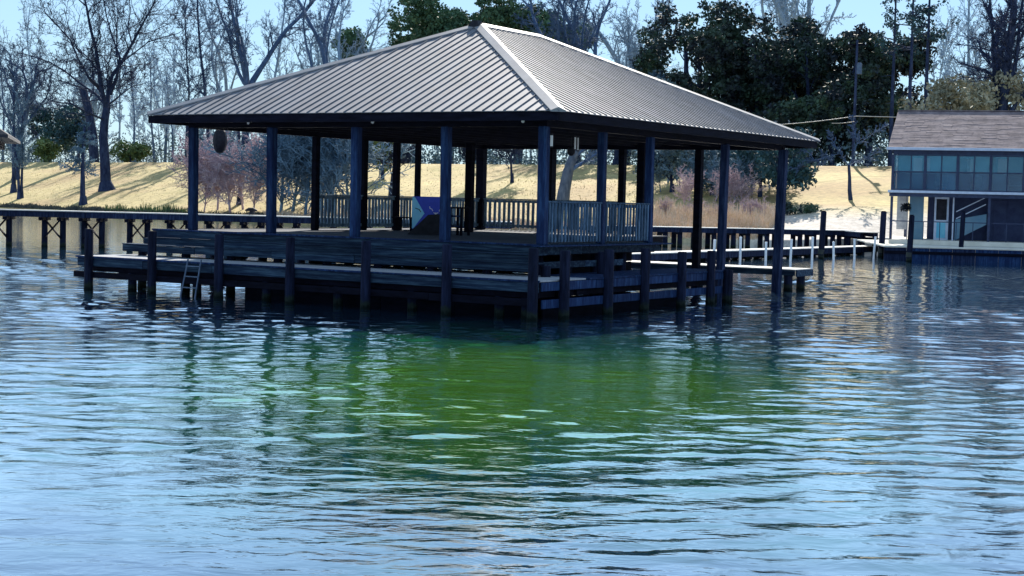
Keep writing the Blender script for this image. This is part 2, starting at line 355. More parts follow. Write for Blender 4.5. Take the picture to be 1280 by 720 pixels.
# ring beams and ceiling
XL = CX-4*QS; YB = CY+LP
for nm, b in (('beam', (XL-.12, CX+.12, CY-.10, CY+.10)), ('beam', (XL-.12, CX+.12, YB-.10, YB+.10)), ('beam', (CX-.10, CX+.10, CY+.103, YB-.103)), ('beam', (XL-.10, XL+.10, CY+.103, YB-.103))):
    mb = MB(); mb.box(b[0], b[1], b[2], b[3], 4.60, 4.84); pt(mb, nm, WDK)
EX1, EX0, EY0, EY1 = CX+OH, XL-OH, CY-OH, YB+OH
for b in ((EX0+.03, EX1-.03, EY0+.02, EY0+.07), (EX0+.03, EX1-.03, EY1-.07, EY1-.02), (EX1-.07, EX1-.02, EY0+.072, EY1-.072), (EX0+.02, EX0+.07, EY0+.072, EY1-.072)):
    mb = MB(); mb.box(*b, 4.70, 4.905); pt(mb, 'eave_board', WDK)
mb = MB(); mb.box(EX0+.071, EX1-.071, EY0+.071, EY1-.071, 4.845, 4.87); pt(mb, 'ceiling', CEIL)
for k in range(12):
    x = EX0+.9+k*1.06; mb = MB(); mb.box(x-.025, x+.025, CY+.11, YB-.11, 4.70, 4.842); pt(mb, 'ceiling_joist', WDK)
# roof panels: ribbed metal sheets, each one an object
WA = EX1-EX0; LB = EY1-EY0; HW = WA/2; SL = (ZR-ZE)/HW; sl = math.hypot(1, SL)
def roof_face(o, ea, eb, length, n):
    """o: corner; ea: unit along the eave; eb: unit uphill (horizontal)"""
    nrm = (Vector((0,0,1))*1 - eb*SL).normalized()
    P = lambda a, b, h=0: o + ea*a + eb*b + Vector((0,0,1))*(b*SL) + nrm*h
    top = lambda a: max(.0, min(a, length-a, HW))
    for i in range(n):
        a0, a1 = i*length/n, (i+1)*length/n
        g = .004; brk = [a for a in (HW, length-HW, length/2) if a0+g < a < a1-g]
        aa = sorted(set([a0+g]+brk+[a1-g])); tp = [(a, max(top(a), .01)) for a in aa]
        lo = -.05*random.random()*.2
        poly = [(aa[0], lo), (aa[-1], lo)]+[(a, b) for a, b in reversed(tp)]
        mb = MB(); k = len(poly)
        mb.add([P(a, b, .012) for a, b in poly]+[P(a, b, -.008) for a, b in poly],
               [tuple(range(k)), tuple(range(2*k-1, k-1, -1))]+[(j, j+k, (j+1)%k+k, (j+1)%k) for j in range(k)])
        # standing seam on the panel edge
        w0, w1 = a1-.032, a1-.010
        t0 = max(top(w0)-.02, .02)
        mb.add([P(w0, lo, .012), P(w1, lo, .012), P(w1, t0, .012), P(w0, t0, .012), P(w0+.004, lo, .040), P(w1-.004, lo, .040), P(w1-.004, t0, .040), P(w0+.004, t0, .040)],
               [(4,5,6,7),(0,1,5,4),(1,2,6,5),(2,3,7,6),(3,0,4,7)])
        pt(mb, 'roof_panel', ROOF)
roof_face(Vector((EX0, EY0, ZE)), Vector((1,0,0)), Vector((0,1,0)), WA, 44)
roof_face(Vector((EX1, EY0, ZE)), Vector((0,1,0)), Vector((-1,0,0)), LB, 56)
roof_face(Vector((EX1, EY1, ZE)), Vector((-1,0,0)), Vector((0,-1,0)), WA, 44)
roof_face(Vector((EX0, EY1, ZE)), Vector((0,-1,0)), Vector((1,0,0)), LB, 56)
XM = (EX0+EX1)/2; A0 = Vector((XM, EY0+HW, ZR)); A1 = Vector((XM, EY1-HW, ZR))
def capstrip(p, q, n1, n2, name, wd=.20):
    """folded flashing along p..q; n1, n2: directions down each side"""
    d = (q-p).normalized(); mb = MB(); up = Vector((0,0,1))*.075
    a = (n1-d*n1.dot(d)).normalized()*wd; b = (n2-d*n2.dot(d)).normalized()*wd
    vs = []
    for s in (p, q): vs += [s+up+a-Vector((0,0,.012)), s+up+Vector((0,0,.015)), s+up+b-Vector((0,0,.012)), s+a+Vector((0,0,-.01))+up*.5, s+b+Vector((0,0,-.01))+up*.5]
    mb.add(vs, [(0,1,6,5),(1,2,7,6),(3,0,5,8),(2,4,9,7),(3,4,2,1,0),(8,5,6,7,9)]); pt(mb, name, CAP)
dn = lambda ex, ey: Vector((ex, ey, -SL)).normalized()
fA, fB, fC, fD = dn(0,-1), dn(1,0), dn(0,1), dn(-1,0)
capstrip(Vector((EX1, EY0, ZE)), A0, fA, fB, 'hip_cap'); capstrip(Vector((EX0, EY0, ZE)), A0, fA, fD, 'hip_cap')
capstrip(Vector((EX1, EY1, ZE)), A1, fC, fB, 'hip_cap'); capstrip(Vector((EX0, EY1, ZE)), A1, fC, fD, 'hip_cap')
capstrip(A0-Vector((0,.1,0)), A1+Vector((0,.1,0)), fB, fD, 'ridge_cap')
mb = MB(); c = A0+Vector((-.02,-.22,.0)); mb.add([c+Vector(v) for v in ((-.2,-.08,-.07),(.2,-.08,-.07),(.17,.2,.0),(-.17,.2,.0),(-.1,-.03,.13),(.1,-.03,.13),(.1,.2,.13),(-.1,.2,.13))], [(0,3,2,1),(4,5,6,7),(0,1,5,4),(1,2,6,5),(2,3,7,6),(3,0,4,7)]); pt(mb, 'ridge_end_closure', BLK)
# upper deck: joist-backed rim, planked floor
def planks(mb, x0, x1, y0, y1, z, w=.14, t=.035, along='x', g=.008):
    if along == 'x':
        y = y0
        while y < y1-.02: mb.box(x0, x1, y, min(y+w-g, y1), z-t, z+random.uniform(-.002,.002)); y += w
    else:
        x = x0
        while x < x1-.02: mb.box(x, min(x+w-g, x1), y0+random.uniform(-.012,.012), y1, z-t, z+random.uniform(-.002,.002)); x += w
DX1, DX0, DY0 = -1.52, -14.46, 2.27
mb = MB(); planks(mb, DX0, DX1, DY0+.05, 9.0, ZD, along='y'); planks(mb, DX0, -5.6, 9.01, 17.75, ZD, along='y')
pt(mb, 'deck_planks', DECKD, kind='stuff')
mb = MB(); mb.box(DX0+.1, DX1-.1, DY0+.12, 8.95, 1.40, 1.625); mb.box(DX0+.1, -5.7, 8.96, 17.6, 1.40, 1.625); pt(mb, 'deck_joists', WDK)
def lboards(x0, x1, y0, y1, z0, z1, nx=6, name='rim_board', m=WDH, axis='x'):
    """a run of boards butted end to end"""
    e = np.linspace(x0, x1, nx+1) if axis == 'x' else np.linspace(y0, y1, nx+1)
    for i in range(nx):
        j = random.uniform(-.012, .012); mb = MB()
        if axis == 'x': mb.cbox(e[i]+.004, e[i+1]-.004, y0+j, y1+j, z0+random.uniform(-.008,.008), z1, .008)
        else: mb.cbox(x0+j, x1+j, e[i]+.004, e[i+1]-.004, z0+random.uniform(-.008,.008), z1, .008)
        pt(mb, name, m)
# near face: deck rim, then two stepped boards down to the walkway, then the dark void
lboards(DX0-.02, DX1+.02, DY0, DY0+.045, ZD-.20, ZD+.02, 5)
lboards(DX0+.0, DX1+.1, DY0-.045, DY0-.002, ZD-.025, ZD+.028, 5, 'nosing_board', WDB)
lboards(DX0+.45, DX1+.3, 1.83, 1.875, 1.25, 1.43, 5, 'step_riser')
lboards(DX0+.4, DX1+.35, 1.80, 2.26, 1.432, 1.465, 5, 'step_tread')
lboards(DX0-.35, DX1+.6, 1.42, 1.465, 1.05, 1.235, 5, 'step_riser')
lboards(DX0-.35, DX1+.62, 1.39, 1.82, 1.237, 1.268, 5, 'step_tread')
# left end returns
lboards(DX0-.045, DX0-.002, 2.33, 17.7, ZD-.22, ZD+.015, 5, axis='y')
lboards(DX0-.40, DX0-.36, 1.47, 2.6, 1.04, 1.24, 1, 'step_riser', axis='y'); lboards(DX0-.02, DX0+.38, 1.90, 2.2, 1.27, 1.43, 1, 'step_riser', axis='y')
# right face: rim and one step
lboards(DX1, DX1+.045, DY0+.05, 9.0, ZD-.24, ZD+.02, 3, axis='y')
lboards(DX1+.003, DX1+.30, DY0-.2, 9.3, ZD-.035, ZD-.005, 3, 'nosing_board', WDB, axis='y')
lboards(DX1+.45, DX1+.49, 1.9, 6.0, 1.12, 1.28, 2, 'step_riser', axis='y')
# walkways round the deck
mb = MB(); planks(mb, -15.1, -.03, .02, 2.2, ZW, along='y'); pt(mb, 'walkway_planks', mat('walkway_grey_planks', (.26,.28,.33), (.42,.43,.46), .8, 1.5, (1, 5, 1), .3, 20, spec=.15), kind='stuff')  # walkway planks toned down, the roof's shade is in their colour
mb = MB(); planks(mb, -1.5, .05, 2.25, 10.3, ZW, along='x'); pt(mb, 'walkway_planks', WDB, kind='stuff')
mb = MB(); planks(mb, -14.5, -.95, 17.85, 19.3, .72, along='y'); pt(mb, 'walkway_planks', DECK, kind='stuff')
lboards(-15.05, -.02, -.045, 0, ZW-.27, ZW-.045, 6, 'fascia_board'); lboards(-15.12, .02, -.07, -.03, ZW-.043, ZW+.005, 6, 'nosing_board', WDB)
lboards(-.02, .03, .05, 10.3, ZW-.25, ZW-.045, 4, 'fascia_board', WDB, axis='y')
lboards(-14.5, -.95, 17.80, 17.845, .50, .69, 4, 'fascia_board'); lboards(-.945, -.90, 17.85, 19.3, .48, .70, 1, 'fascia_board', axis='y')
lboards(-15.2, -15.15, .1, 2.2, ZW-.22, ZW-.045, 1, 'fascia_board', axis='y'); lboards(-.02+-1.4, .03, 10.31, 10.36, ZW-.25, ZW-.04, 1, 'fascia_board')
mb = MB(); mb.box(-14.9, -.15, .2, .26, ZW-.42, ZW-.045); mb.box(-14.9, -.15, 1.1, 1.16, ZW-.42, ZW-.045); mb.box(-14.9, -.15, 2.0, 2.06, ZW-.42, ZW-.045)
mb.box(-1.3, -1.24, 2.1, 10.2, ZW-.42, ZW-.045); mb.box(-.3, -.24, .3, 10.2, ZW-.42, ZW-.045); pt(mb, 'walkway_joists', WDK)
lboards(-15.2, -.05, -.05, -.0, .33, .50, 5, 'lower_stringer', WDK); lboards(-.03, .02, .1, 10.1, .28, .48, 3, 'lower_stringer', WDB, axis='y')
lboards(-15.1, -.3, 1.55, 1.6, .30, .47, 4, 'lower_stringer', WDK)
# pilings
def piling(x, y, z1, r=.115, m=PILE, lx=0, ly=0, z0=-1.2, parent=pav, name='piling'):
    mb = MB(); n = 10; zs = [z0, 0, .12, z1*.5, z1-.02, z1]
    mb.tube([(lx*(z/z1-0)+0, ly*z/z1, z) for z in zs], [r*1.03, r*1.03, r*1.0, r*.97, r*.95, r*.80], n)
    o = tag(mb.build(name, m, parent)); o.location = (x, y, 0); o.rotation_euler = (0,0,random.random()*3); return o
for i in range(7): piling(-.12-2.4*i, -.12, 1.69+random.uniform(-.02,.02), .125, lx=.0)
for y in (.95, 3.1, 5.05, 7.2, 9.05): piling(-.10+.2, y, 1.62 if y < 6 else 1.5, .13)
piling(-.55, .35, ZW-.05, .14); piling(.12, 10.15, .95, .15); piling(-.3, 10.0, .9, .16)
for i in range(6): piling(-1.32-2.4*i+random.uniform(-.1,.1), .32, ZW-.05, .12)
for i in range(9): piling(-.9-1.68*i, 1.75, 1.2, .13)
for i in range(8): piling(-.9-1.9*i, 4.6, 1.5, .14)
for i in range(5): piling(-2.0, 3.2+1.5*i, 1.5, .14)
for i in range(7): piling(-2.5-1.9*i, 8.3, 1.5, .14)
for i in range(5): piling(-6-2.0*i, 13.0, 1.5, .14)
for x in (-1.25, -5, -9, -13.2): piling(x, 18.0, .66, .15); piling(x, 19.1, .66, .15)
mb = MB()
for i in range(4):
    x = -3-3.1*i; mb.bar((x, 4.5, .2), (x-1.6, 4.5, 1.4), .05, .18); mb.bar((x-1.6, 4.55, .2), (x, 4.55, 1.4), .05, .18)
pt(mb, 'cross_brace', WDK)
# dark boards added to stand in for the deep shade under the deck
for r_ in range(6):
    z0 = -.3+r_*.285
    lboards(-10.2, -2.3, 4.78, 4.83, z0, z0+.265-.03*(r_ == 1), 3, 'shade_board', WDK)
    lboards(-2.36, -2.31, 4.9, 8.9, z0, z0+.265, 2, 'shade_board', WDK, axis='y')
lboards(-9.8, -.75, .98, 1.03, -.25, .27, 4, 'shade_board', WDK); lboards(-9.4, -.75, .98, 1.03, .33, .62, 4, 'shade_board', WDK); lboards(-.62, -.57, 1.1, 8.8, -.2, .24, 3, 'shade_board', WDK, axis='y')
lboards(-9.4, -1.9, 2.9, 2.95, .55, .80, 3, 'shade_board', WDK); lboards(-8.2, -1.9, 2.9, 2.95, .05, .36, 3, 'shade_board', WDK)
# railings
def railing(p, q, h=1.14, z=ZD, m=BAL, pitch=.17, bw=.10, gap=.12, toplight=None):
    p = Vector((*p, 0)); q = Vector((*q, 0)); L = (q-p).length; a = math.atan2(q.y-p.y, q.x-p.x)
    top = MB(); top.cbox(0, L, -.07, .07, h-.045, h, .008); r = top.build('railing', m, pav, loc=(p.x, p.y, z), rot=(0,0,a))
    mb = MB(); mb.box(0, L, -.022, .022, h-.14, h-.048); mb.build('top_rail', m, r)
    mb = MB(); mb.box(0, L, -.022, .022, gap, gap+.09); mb.build('bottom_rail', m, r)
    b = MB(); b.box(-bw/2, bw/2, -.062, -.024, gap-.03, h-.05); bm_ = b.mesh('baluster'); bm_.materials.append(m)
    n = int(L/pitch)
    for i in range(n): link('baluster', bm_, None, r, loc=((i+.5)*L/n+random.uniform(-.008,.008), 0, 0), rot=(0, random.uniform(-.012,.012), 0))
    return r
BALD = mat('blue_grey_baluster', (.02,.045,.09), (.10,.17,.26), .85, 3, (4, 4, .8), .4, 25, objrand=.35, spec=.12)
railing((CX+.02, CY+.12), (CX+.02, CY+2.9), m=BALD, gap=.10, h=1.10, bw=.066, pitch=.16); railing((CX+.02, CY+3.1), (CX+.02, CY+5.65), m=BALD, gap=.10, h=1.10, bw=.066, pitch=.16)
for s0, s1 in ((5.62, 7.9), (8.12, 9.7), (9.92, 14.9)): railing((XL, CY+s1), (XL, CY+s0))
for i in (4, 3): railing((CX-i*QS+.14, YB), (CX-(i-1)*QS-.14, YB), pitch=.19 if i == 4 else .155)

# ladder leaning on the walkway
lad = empty('boarding_ladder', K+Matrix.Rotation(-PSI, 3, 'Z')@Vector((-10.55, -.35, 0)), -PSI, label='slim grey metal boarding ladder leaning from the walkway edge into the water', cat='ladder')
for x in (-.25, .22):
    mb = MB(); mb.tube([(x*1.15, -.12, -.5), (x*1.1, .0, .1), (x, .17, .78), (x, .22, 1.0)], .022, 8); mb.build('rail', METAL, lad)
for z in (-.05, .26, .55, .82):
    y = -.02+(z)*.235; mb = MB(); mb.box(-.26, .235, y-.03, y+.03, z-.014, z+.014); mb.build('rung', METAL, lad)

def pav_pt(x, y, z): return K+Matrix.Rotation(-PSI, 3, 'Z')@Vector((x, y, z))
# things inside the pavilion
g = empty('game_board', pav_pt(-9.77, 8.6, ZD), -PSI*.3, label='painted board in light blue and navy with small white marks, standing on the pavilion deck', cat='game board')
mb = MB(); mb.cbox(-.02, 1.0, 0, .03, .14, 1.14, .006); mb.build('board', NAVY, g)
mb = MB(); mb.add([(-.018,-.006,.16),(.03,-.006,.16),(.37,-.006,.62),(.06,-.006,1.12),(-.018,-.006,1.12),(-.018,.0,.16),(.03,.0,.16),(.37,.0,.62),(.06,.0,1.12),(-.018,.0,1.12)], [(0,1,2,3,4),(9,8,7,6,5),(0,5,6,1),(1,6,7,2),(2,7,8,3),(3,8,9,4),(4,9,5,0)]); mb.build('painted_chevron', SKYB, g)
mb = MB()
for sgn in (-1, 1):
    mb.tube([(.73+sgn*.10,-.012,.70),(.73+sgn*.13,-.012,.76),(.73+sgn*.19,-.012,.78),(.73+sgn*.20,-.012,.84)], .014, 5)
mb.tube([(.73,-.012,.52),(.73,-.012,.66)], .016, 5); mb.tube([(.66,-.012,.66),(.73,-.012,.60),(.80,-.012,.66)], .012, 5)
mb.build('painted_emblem', LAMPW, g)
mb = MB(); mb.tube([(.08,-.010,.78),(.20,-.010,.74),(.26,-.010,.66)], .012, 5); mb.build('painted_squiggle', BLK, g)
for x in (.05, .92):
    mb = MB(); mb.bar((x, .05, .0), (x, .16, 1.0), .05, .05); mb.build('leg', BLK, g)
g = empty('cornhole_board', pav_pt(-8.35, 7.6, ZD), -PSI*.3, label='black sloped board leaning in front of the navy painted board', cat='game board')
mb = MB(); mb.add([(-.75,0,0),(.55,0,0),(.55,0,.66),(-.12,0,.60),(-.75,.06,0),(.55,.06,0),(.55,.06,.66),(-.12,.06,.60)], [(0,1,2,3),(7,6,5,4),(0,4,5,1),(1,5,6,2),(2,6,7,3),(3,7,4,0)]); mb.build('board', BLK, g)
mb = MB(); mb.box(.4,.5,.07,.4,0,.05); mb.bar((.45,.38,.03),(.45,.07,.6),.04); mb.build('stand', BLK, g)
def bench(x, y, L, lab, rz=0, back=False):
    b = empty('deck_bench', pav_pt(x, y, ZD), -PSI+rz, label=lab, cat='bench')
    for k in range(3):
        mb = MB(); mb.cbox(-L/2, L/2, -.2+k*.14, -.08+k*.14, .42, .455, .006); mb.build('seat_slat', WDK, b)
    for sx in (-1, 1):
        mb = MB(); mb.box(sx*(L/2-.12)-.04, sx*(L/2-.12)+.04, -.18, .2, 0, .418); mb.build('leg', WDK, b)
    if back:
        for z in (.6, .78):
            mb = MB(); mb.cbox(-L/2, L/2, .21, .24, z, z+.11, .006); mb.build('back_slat', WDK, b)
        for sx in (-1, 1): mb = MB(); mb.box(sx*(L/2-.12)-.03, sx*(L/2-.12)+.03, .241, .29, .3, .95); mb.build('back_post', WDK, b)
    return b
bench(-11.9, 11.2, .9, 'low dark slatted bench left of the navy painted board')
# table with stools
t = empty('bar_stool', pav_pt(-7.9, 8.4, ZD), -PSI, label='tall dark stool standing just right of the black sloped board', cat='stool')
mb = MB(); mb.cbox(-.24, .24, -.24, .24, .80, .85, .01); mb.build('seat', WDK, t)
for sx in (-1, 1):
    for sy in (-1, 1): mb = MB(); mb.box(sx*.2-.03, sx*.2+.03, sy*.2-.03, sy*.2+.03, 0, .799); mb.build('leg', WDK, t)
for z in (.25, .55): mb = MB(); mb.box(-.169, .169, -.22, -.18, z, z+.05); mb.build('crossbar', WDB, t)
# hanging things
def hang(px, py, Y, lab, rx_, rz_, ztop, kind):
    c = at(px, py, Y)
    h = empty('hanging_basket' if kind == 0 else 'hanging_lantern', (c.x, c.y, c.z), 0, label=lab, cat='basket' if kind == 0 else 'lantern')
    mb = MB(); pts = []; rr = []
    for i in range(9):
        a = -math.pi/2+math.pi*i/8; pts.append((0,0,math.sin(a)*rz_)); rr.append(max(.02, math.cos(a)**.8*rx_*(1 if i < 5 else 1.0)))
    mb.tube(pts, rr, 12); mb.build('shell', BLK, h)
    mb = MB(); mb.tube([(0,0,rz_*.95),(0,0,ztop-c.z)], .012, 5); mb.build('chain', BLK, h)
    mb = MB(); mb.tube([(rx_*.45*math.cos(a), rx_*.45*math.sin(a), rz_*.86) for a in np.linspace(0, 6.28, 12)], .015, 5); mb.build('top_ring', BLK, h)
    return h
hang(275, 176, 53, 'large black oval basket hanging from the beam at the left end', .24, .42, 4.7, 0)
hang(714, 189, 48, 'small dark lantern hanging inside the pavilion right of the near corner post', .12, .14, 4.7, 1)
# the pair of white strips and little white ceiling spots
for lab, px, py, Y, w_, h_ in (('short white tube light fixed to the near corner post', 689.5, 176, 40.2, .07, .27), ('tall white tube light hanging under the ceiling right of the near corner post', 719, 179, 46, .05, .34), ('thin white tube light nearest the small dark lantern', 722.5, 180, 46.2, .04, .36)):
    c = at(px, py, Y); e_ = empty('tube_light', c, -PSI, label=lab, cat='light')
    mb = MB(); mb.tube([(0,0,-h_/2),(0,0,h_/2)], w_/2, 8); mb.build('tube', LAMPW, e_)
    mb = MB(); mb.box(-.03,.03,-.03,.03,h_/2,h_/2+.05); mb.box(-.03,.03,-.03,.03,-h_/2-.03,-h_/2); mb.build('end_cap', BLK, e_)
for lab, x_ in (('small round ceiling light over the left bay of the near edge', -11.0), ('small round ceiling light over the middle bay of the near edge', -6.7), ('small round ceiling light beside the near corner post', -2.05)):
    c = pav_pt(x_, CY-.115, 4.73); e_ = empty('ceiling_light', c, -PSI, label=lab, cat='light')
    mb = MB(); mb.tube([(0,0,.0),(0,-.04,0)], [.05,.035], 10); mb.build('lens', LAMPW, e_)
    mb = MB(); mb.tube([(0,.0,.0),(0,-.012,0)], .065, 10); mb.build('rim', BLK, e_)

# ------------------------------------------------------------------ piers
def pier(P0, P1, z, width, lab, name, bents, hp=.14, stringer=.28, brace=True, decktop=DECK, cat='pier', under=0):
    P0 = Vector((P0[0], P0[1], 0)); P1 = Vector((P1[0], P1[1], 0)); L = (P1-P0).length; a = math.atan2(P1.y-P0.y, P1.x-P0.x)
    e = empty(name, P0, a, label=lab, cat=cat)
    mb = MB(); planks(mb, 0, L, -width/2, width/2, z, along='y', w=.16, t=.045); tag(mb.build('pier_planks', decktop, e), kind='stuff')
    nb = max(2, int(L/4.5))
    for sy in (-1, 1):
        for i in range(nb):
            mb = MB(); j = random.uniform(-.015,.015); mb.cbox(i*L/nb+.005, (i+1)*L/nb-.005, sy*(width/2-.08)-.03, sy*(width/2-.08)+.03, z-.05-stringer+j, z-.05, .01); mb.build('stringer', WD, e)
    for b0, b1 in bents:
        for sy in ((-1, 1) if not brace else (-1,)):
            y = sy*(width/2-.18) if not brace else 0
            for x in (b0, b1):
                piling(x, y, z-.05, hp, parent=e, name='piling')
            if brace:
                for k, (za, zb) in enumerate(((.30, z-.45), (z-.45, .30))):
                    mb = MB(); mb.bar((b0, y-.17-k*.056, za+.1), (b1, y-.17-k*.056, zb+.1), .05, .17, up=(0,1,0)); mb.build('cross_brace', WDK, e)
        for b_ in ([b0, b1] if b1-b0 > .3 else [b0]): mb = MB(); mb.box(b_-.1, b_+.1, -width/2, width/2, z-.48, z-.332); mb.build('cap_beam', WDK, e)
    return e
YP = 76.
pL = [atz(-150, YP, 1.75), atz(640, YP-.5, 1.75)]
Lp = (pL[1]-pL[0]).length
pxs = [(-122,-99),(-66,-43),(-12,11),(56,79),(106,128),(163,185),(213,236),(262,285),(306,328),(350,372),(396,418),(440,462),(486,508),(530,552),(576,598)]
bents = [(((atz(a, YP, 1)-pL[0]).length), ((atz(b, YP, 1)-pL[0]).length)) for a, b in pxs]
pier(pL[0], pL[1], 1.75, 1.3, 'long dark timber pier on cross braced pilings running across the lake left of the pavilion', 'timber_pier', bents, hp=.15, brace=True)
# right boardwalk on the shore side
q0 = atz(730, 101, 1.3); q1 = atz(1064, 106, 1.3); LL = (q1-q0).length
pier(q0, q1, 1.30, 1.4, 'dark raised boardwalk along the reedy shore right of the pavilion', 'shore_boardwalk', [(x, x+1.0) for x in np.arange(.6, LL-1.2, 2.35)], hp=.17, brace=False, stringer=.30)
q2 = atz(1064, 106, 1.3); q3 = atz(1086, 101.5, 1.18)
pier(q2, q3, 1.27, 1.3, 'short sloping ramp at the right end of the raised boardwalk', 'boardwalk_ramp', [(1.2, (q3-q2).length-.3)], hp=.16, brace=False, cat='ramp')
# low floating-height dock with white poles
d0 = atz(760, 70, .5); d1 = atz(1088, 97, .5)
LL = (d1-d0).length
pier(d0, d1, .52, 1.1, 'low dock with a sunlit plank top leading from the pavilion to the shore', 'low_dock', [(x, x+.02) for x in np.arange(.8, LL-.6, 2.6)], hp=.14, brace=False, stringer=.30, cat='dock')
for k, px in enumerate((893, 926, 958, 989, 1016, 1043, 1069, 1093)):
    lab = ['leftmost of the white mooring poles, just left of the leaning far post', 'second white mooring pole from the left, between the two right pavilion posts', 'third white mooring pole from the left, just left of the right corner post', 'white mooring pole just right of the right corner post', 'white mooring pole left of the dark wooden mooring pile', 'white mooring pole right of the dark wooden mooring pile', 'second white mooring pole from the right, under the boardwalk ramp', 'rightmost white mooring pole beside the boathouse bulkhead'][k]
    Yk = 77+k*1.6; p = atz(px-1, Yk, 0)
    e = empty('mooring_pole', p, 0, label=lab, cat='pole', group='white poles beside the low dock')
    hgt = 1.05+.15*math.sin(k*2.1); mb = MB(); lx = random.uniform(-.04,.06)
    mb.tube([(-lx,0,-1),(0,0,0),(lx,0,hgt)], .062, 10); mb.build('pipe', WHITE, e)
    mb = MB(); mb.tube([(lx,0,hgt),(lx,0,hgt+.05)], [.075,.055], 10); mb.build('cap', WHITE, e)
for px, Yk, top, lab, r_ in ((1027, 86, 2.6, 'dark wooden mooring pile standing among the white poles', .16), (1102, 91, 2.65, 'dark pile at the left corner of the boathouse bulkhead', .17), (1137, 84.5, 2.5, 'tall dark mooring pile in front of the boathouse stair', .15), (1201, 86.2, 2.75, 'dark mooring pile farther right in front of the boathouse dock', .13)):
    p = atz(px, Yk, 0); e = empty('mooring_pile', p, 0, label=lab, cat='mooring pile', group='dark mooring piles near the boathouse')
    mb = MB(); mb.tube([(-.06,0,-1),(-.04,0,0),(0,0,top*.5),(.03,0,top-.05),(.03,0,top)], [r_*1.05,r_*1.03,r_,r_*.95,r_*.8], 10); mb.build('pile', PILE, e)
    mb = MB(); mb.tube([(-.045,0,.25),(-.035,0,.5)], r_*1.08, 10); mb.build('waterline_band', ALGAE, e)
p = at(314, 262, YP-.3); mb = MB()
o = empty('mooring_cleat', (p.x, p.y, 1.76), 0, label='small dark iron cleat on the pier top left of the pavilion posts', cat='cleat')
mb.tube([(-.28,0,.2),(-.1,0,.26),(.1,0,.26),(.28,0,.2)], [.04,.09,.09,.04], 8); mb.build('horn', BLK, o)
mb = MB(); mb.tube([(0,0,0),(0,0,.2)], [.13,.08], 8); mb.build('base', BLK, o)

# neighbouring boathouse roof poking in at the left edge
tip = at(10, 168, 60)
nb = empty('neighbour_boathouse', (tip.x, tip.y, 0), .25, label='corner of a dark roofed boathouse at the left edge of the photo', cat='boathouse')
mb = MB(); z = tip.z; W_ = 9
mb.add([(0,0,z),(-W_,-.0,z),(-W_,W_,z),(0,W_,z),(-W_/2,W_/2,z+2.9),(0,0,z-.12),(-W_,0,z-.12),(-W_,W_,z-.12),(0,W_,z-.12)], [(0,1,4),(1,2,4),(2,3,4),(3,0,4),(0,5,6,1),(1,6,7,2),(2,7,8,3),(3,8,5,0),(5,8,7,6)]); mb.build('roof', mat('brown_shingles', (.02,.02,.03), (.05,.05,.06), .9, 8), nb)
mb = MB(); mb.box(-W_+.6, -.6, .6, W_-.6, z-.4, z-.122); mb.build('beam', WDK, nb)
for x in (-W_+.8, -.9):
    for y in (.8, W_-.8):
        mb = MB(); mb.cbox(x-.12, x+.12, y-.12, y+.12, -1, z-.402, .01)
        if x < -2: mb.build('post', WDK, nb)

# ------------------------------------------------------------------ boathouse on the right
HA = R(-19)
c0 = atz(1113, 91, 1.1)
dockw = empty('bulkhead_dock', (c0.x-1.2, c0.y-4.6, 0), HA*.35, label='pale concrete dock edge and dark bulkhead in front of the boathouse', cat='dock')
CONC = mat('pale_concrete', (.62,.58,.50), (.76,.72,.64), .9, 1.2, bump=.2, bscale=20)
mb = MB(); mb.cbox(-.2, 24, 0, 16, .70, .80, .02); mb.build('slab', CONC, dockw)
for i in range(20):
    mb = MB(); x = -.2+i*1.21; mb.cbox(x, x+1.195, .06, .12, -1, .695, .01); mb.build('bulkhead_panel', WDB if i % 3 else WD, dockw)
mb = MB(); mb.cbox(-.2, 24, -.02, .055, .36, .52, .01); mb.build('wale', WDK, dockw)
hs = empty('boathouse', (c0.x, c0.y, 0), HA, label='two storey boathouse with screened porches and mauve shingle roof on the right shore', cat='boathouse')
HWD = mat('navy_trim', (.010,.018,.06), (.025,.045,.11), .6, 4)
HWH = mat('pale_blue_trim', (.45,.52,.66), (.58,.65,.78), .6, 4)
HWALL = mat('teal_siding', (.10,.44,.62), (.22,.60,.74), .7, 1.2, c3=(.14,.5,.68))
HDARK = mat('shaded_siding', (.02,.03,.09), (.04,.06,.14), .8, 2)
SHING = mat('mauve_shingles', (.155,.12,.13), (.29,.23,.235), .95, 1.1, (1.6,1,1), .5, 10, c3=(.22,.17,.18))
GL2 = None
def glassm():
    m = mat('porch_glass', (.03,.22,.36), (.08,.38,.54), .12, .6, alpha=.38, spec=.8, objrand=.25); return m
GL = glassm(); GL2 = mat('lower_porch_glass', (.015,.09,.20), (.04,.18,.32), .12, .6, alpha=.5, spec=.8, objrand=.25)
FLR, BAND, EAVE, RDG, DEP, WID = 1.06, 3.72, 6.15, 8.55, 9.0, 17.0
part = lambda mb, n, m, par=hs: mb.build(n, m, par)
mb = MB(); mb.box(-.1, WID, -.1, DEP, .805, FLR); part(mb, 'floor_slab', CONC)
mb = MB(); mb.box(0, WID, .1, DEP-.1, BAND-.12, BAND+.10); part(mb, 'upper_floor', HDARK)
mb = MB(); mb.cbox(-.22, WID, -.22, .06, BAND-.01, BAND+.13, .01); part(mb, 'floor_band', HWH)
mb = MB(); mb.box(-.15, WID, -.05, .05, BAND-.22, BAND-.015); part(mb, 'band_beam', HWD)
mb = MB(); mb.cbox(-.35, WID, -.48, -.36, EAVE-.03, EAVE+.12, .01); part(mb, 'gutter', HWH)
mb = MB(); mb.box(-.3, WID, -.355, -.05, EAVE-.02, EAVE+.03); part(mb, 'soffit', HWD)
mb = MB(); mb.box(0, WID, -.06, .06, EAVE-.27, EAVE-.022); part(mb, 'eave_beam', HWD)
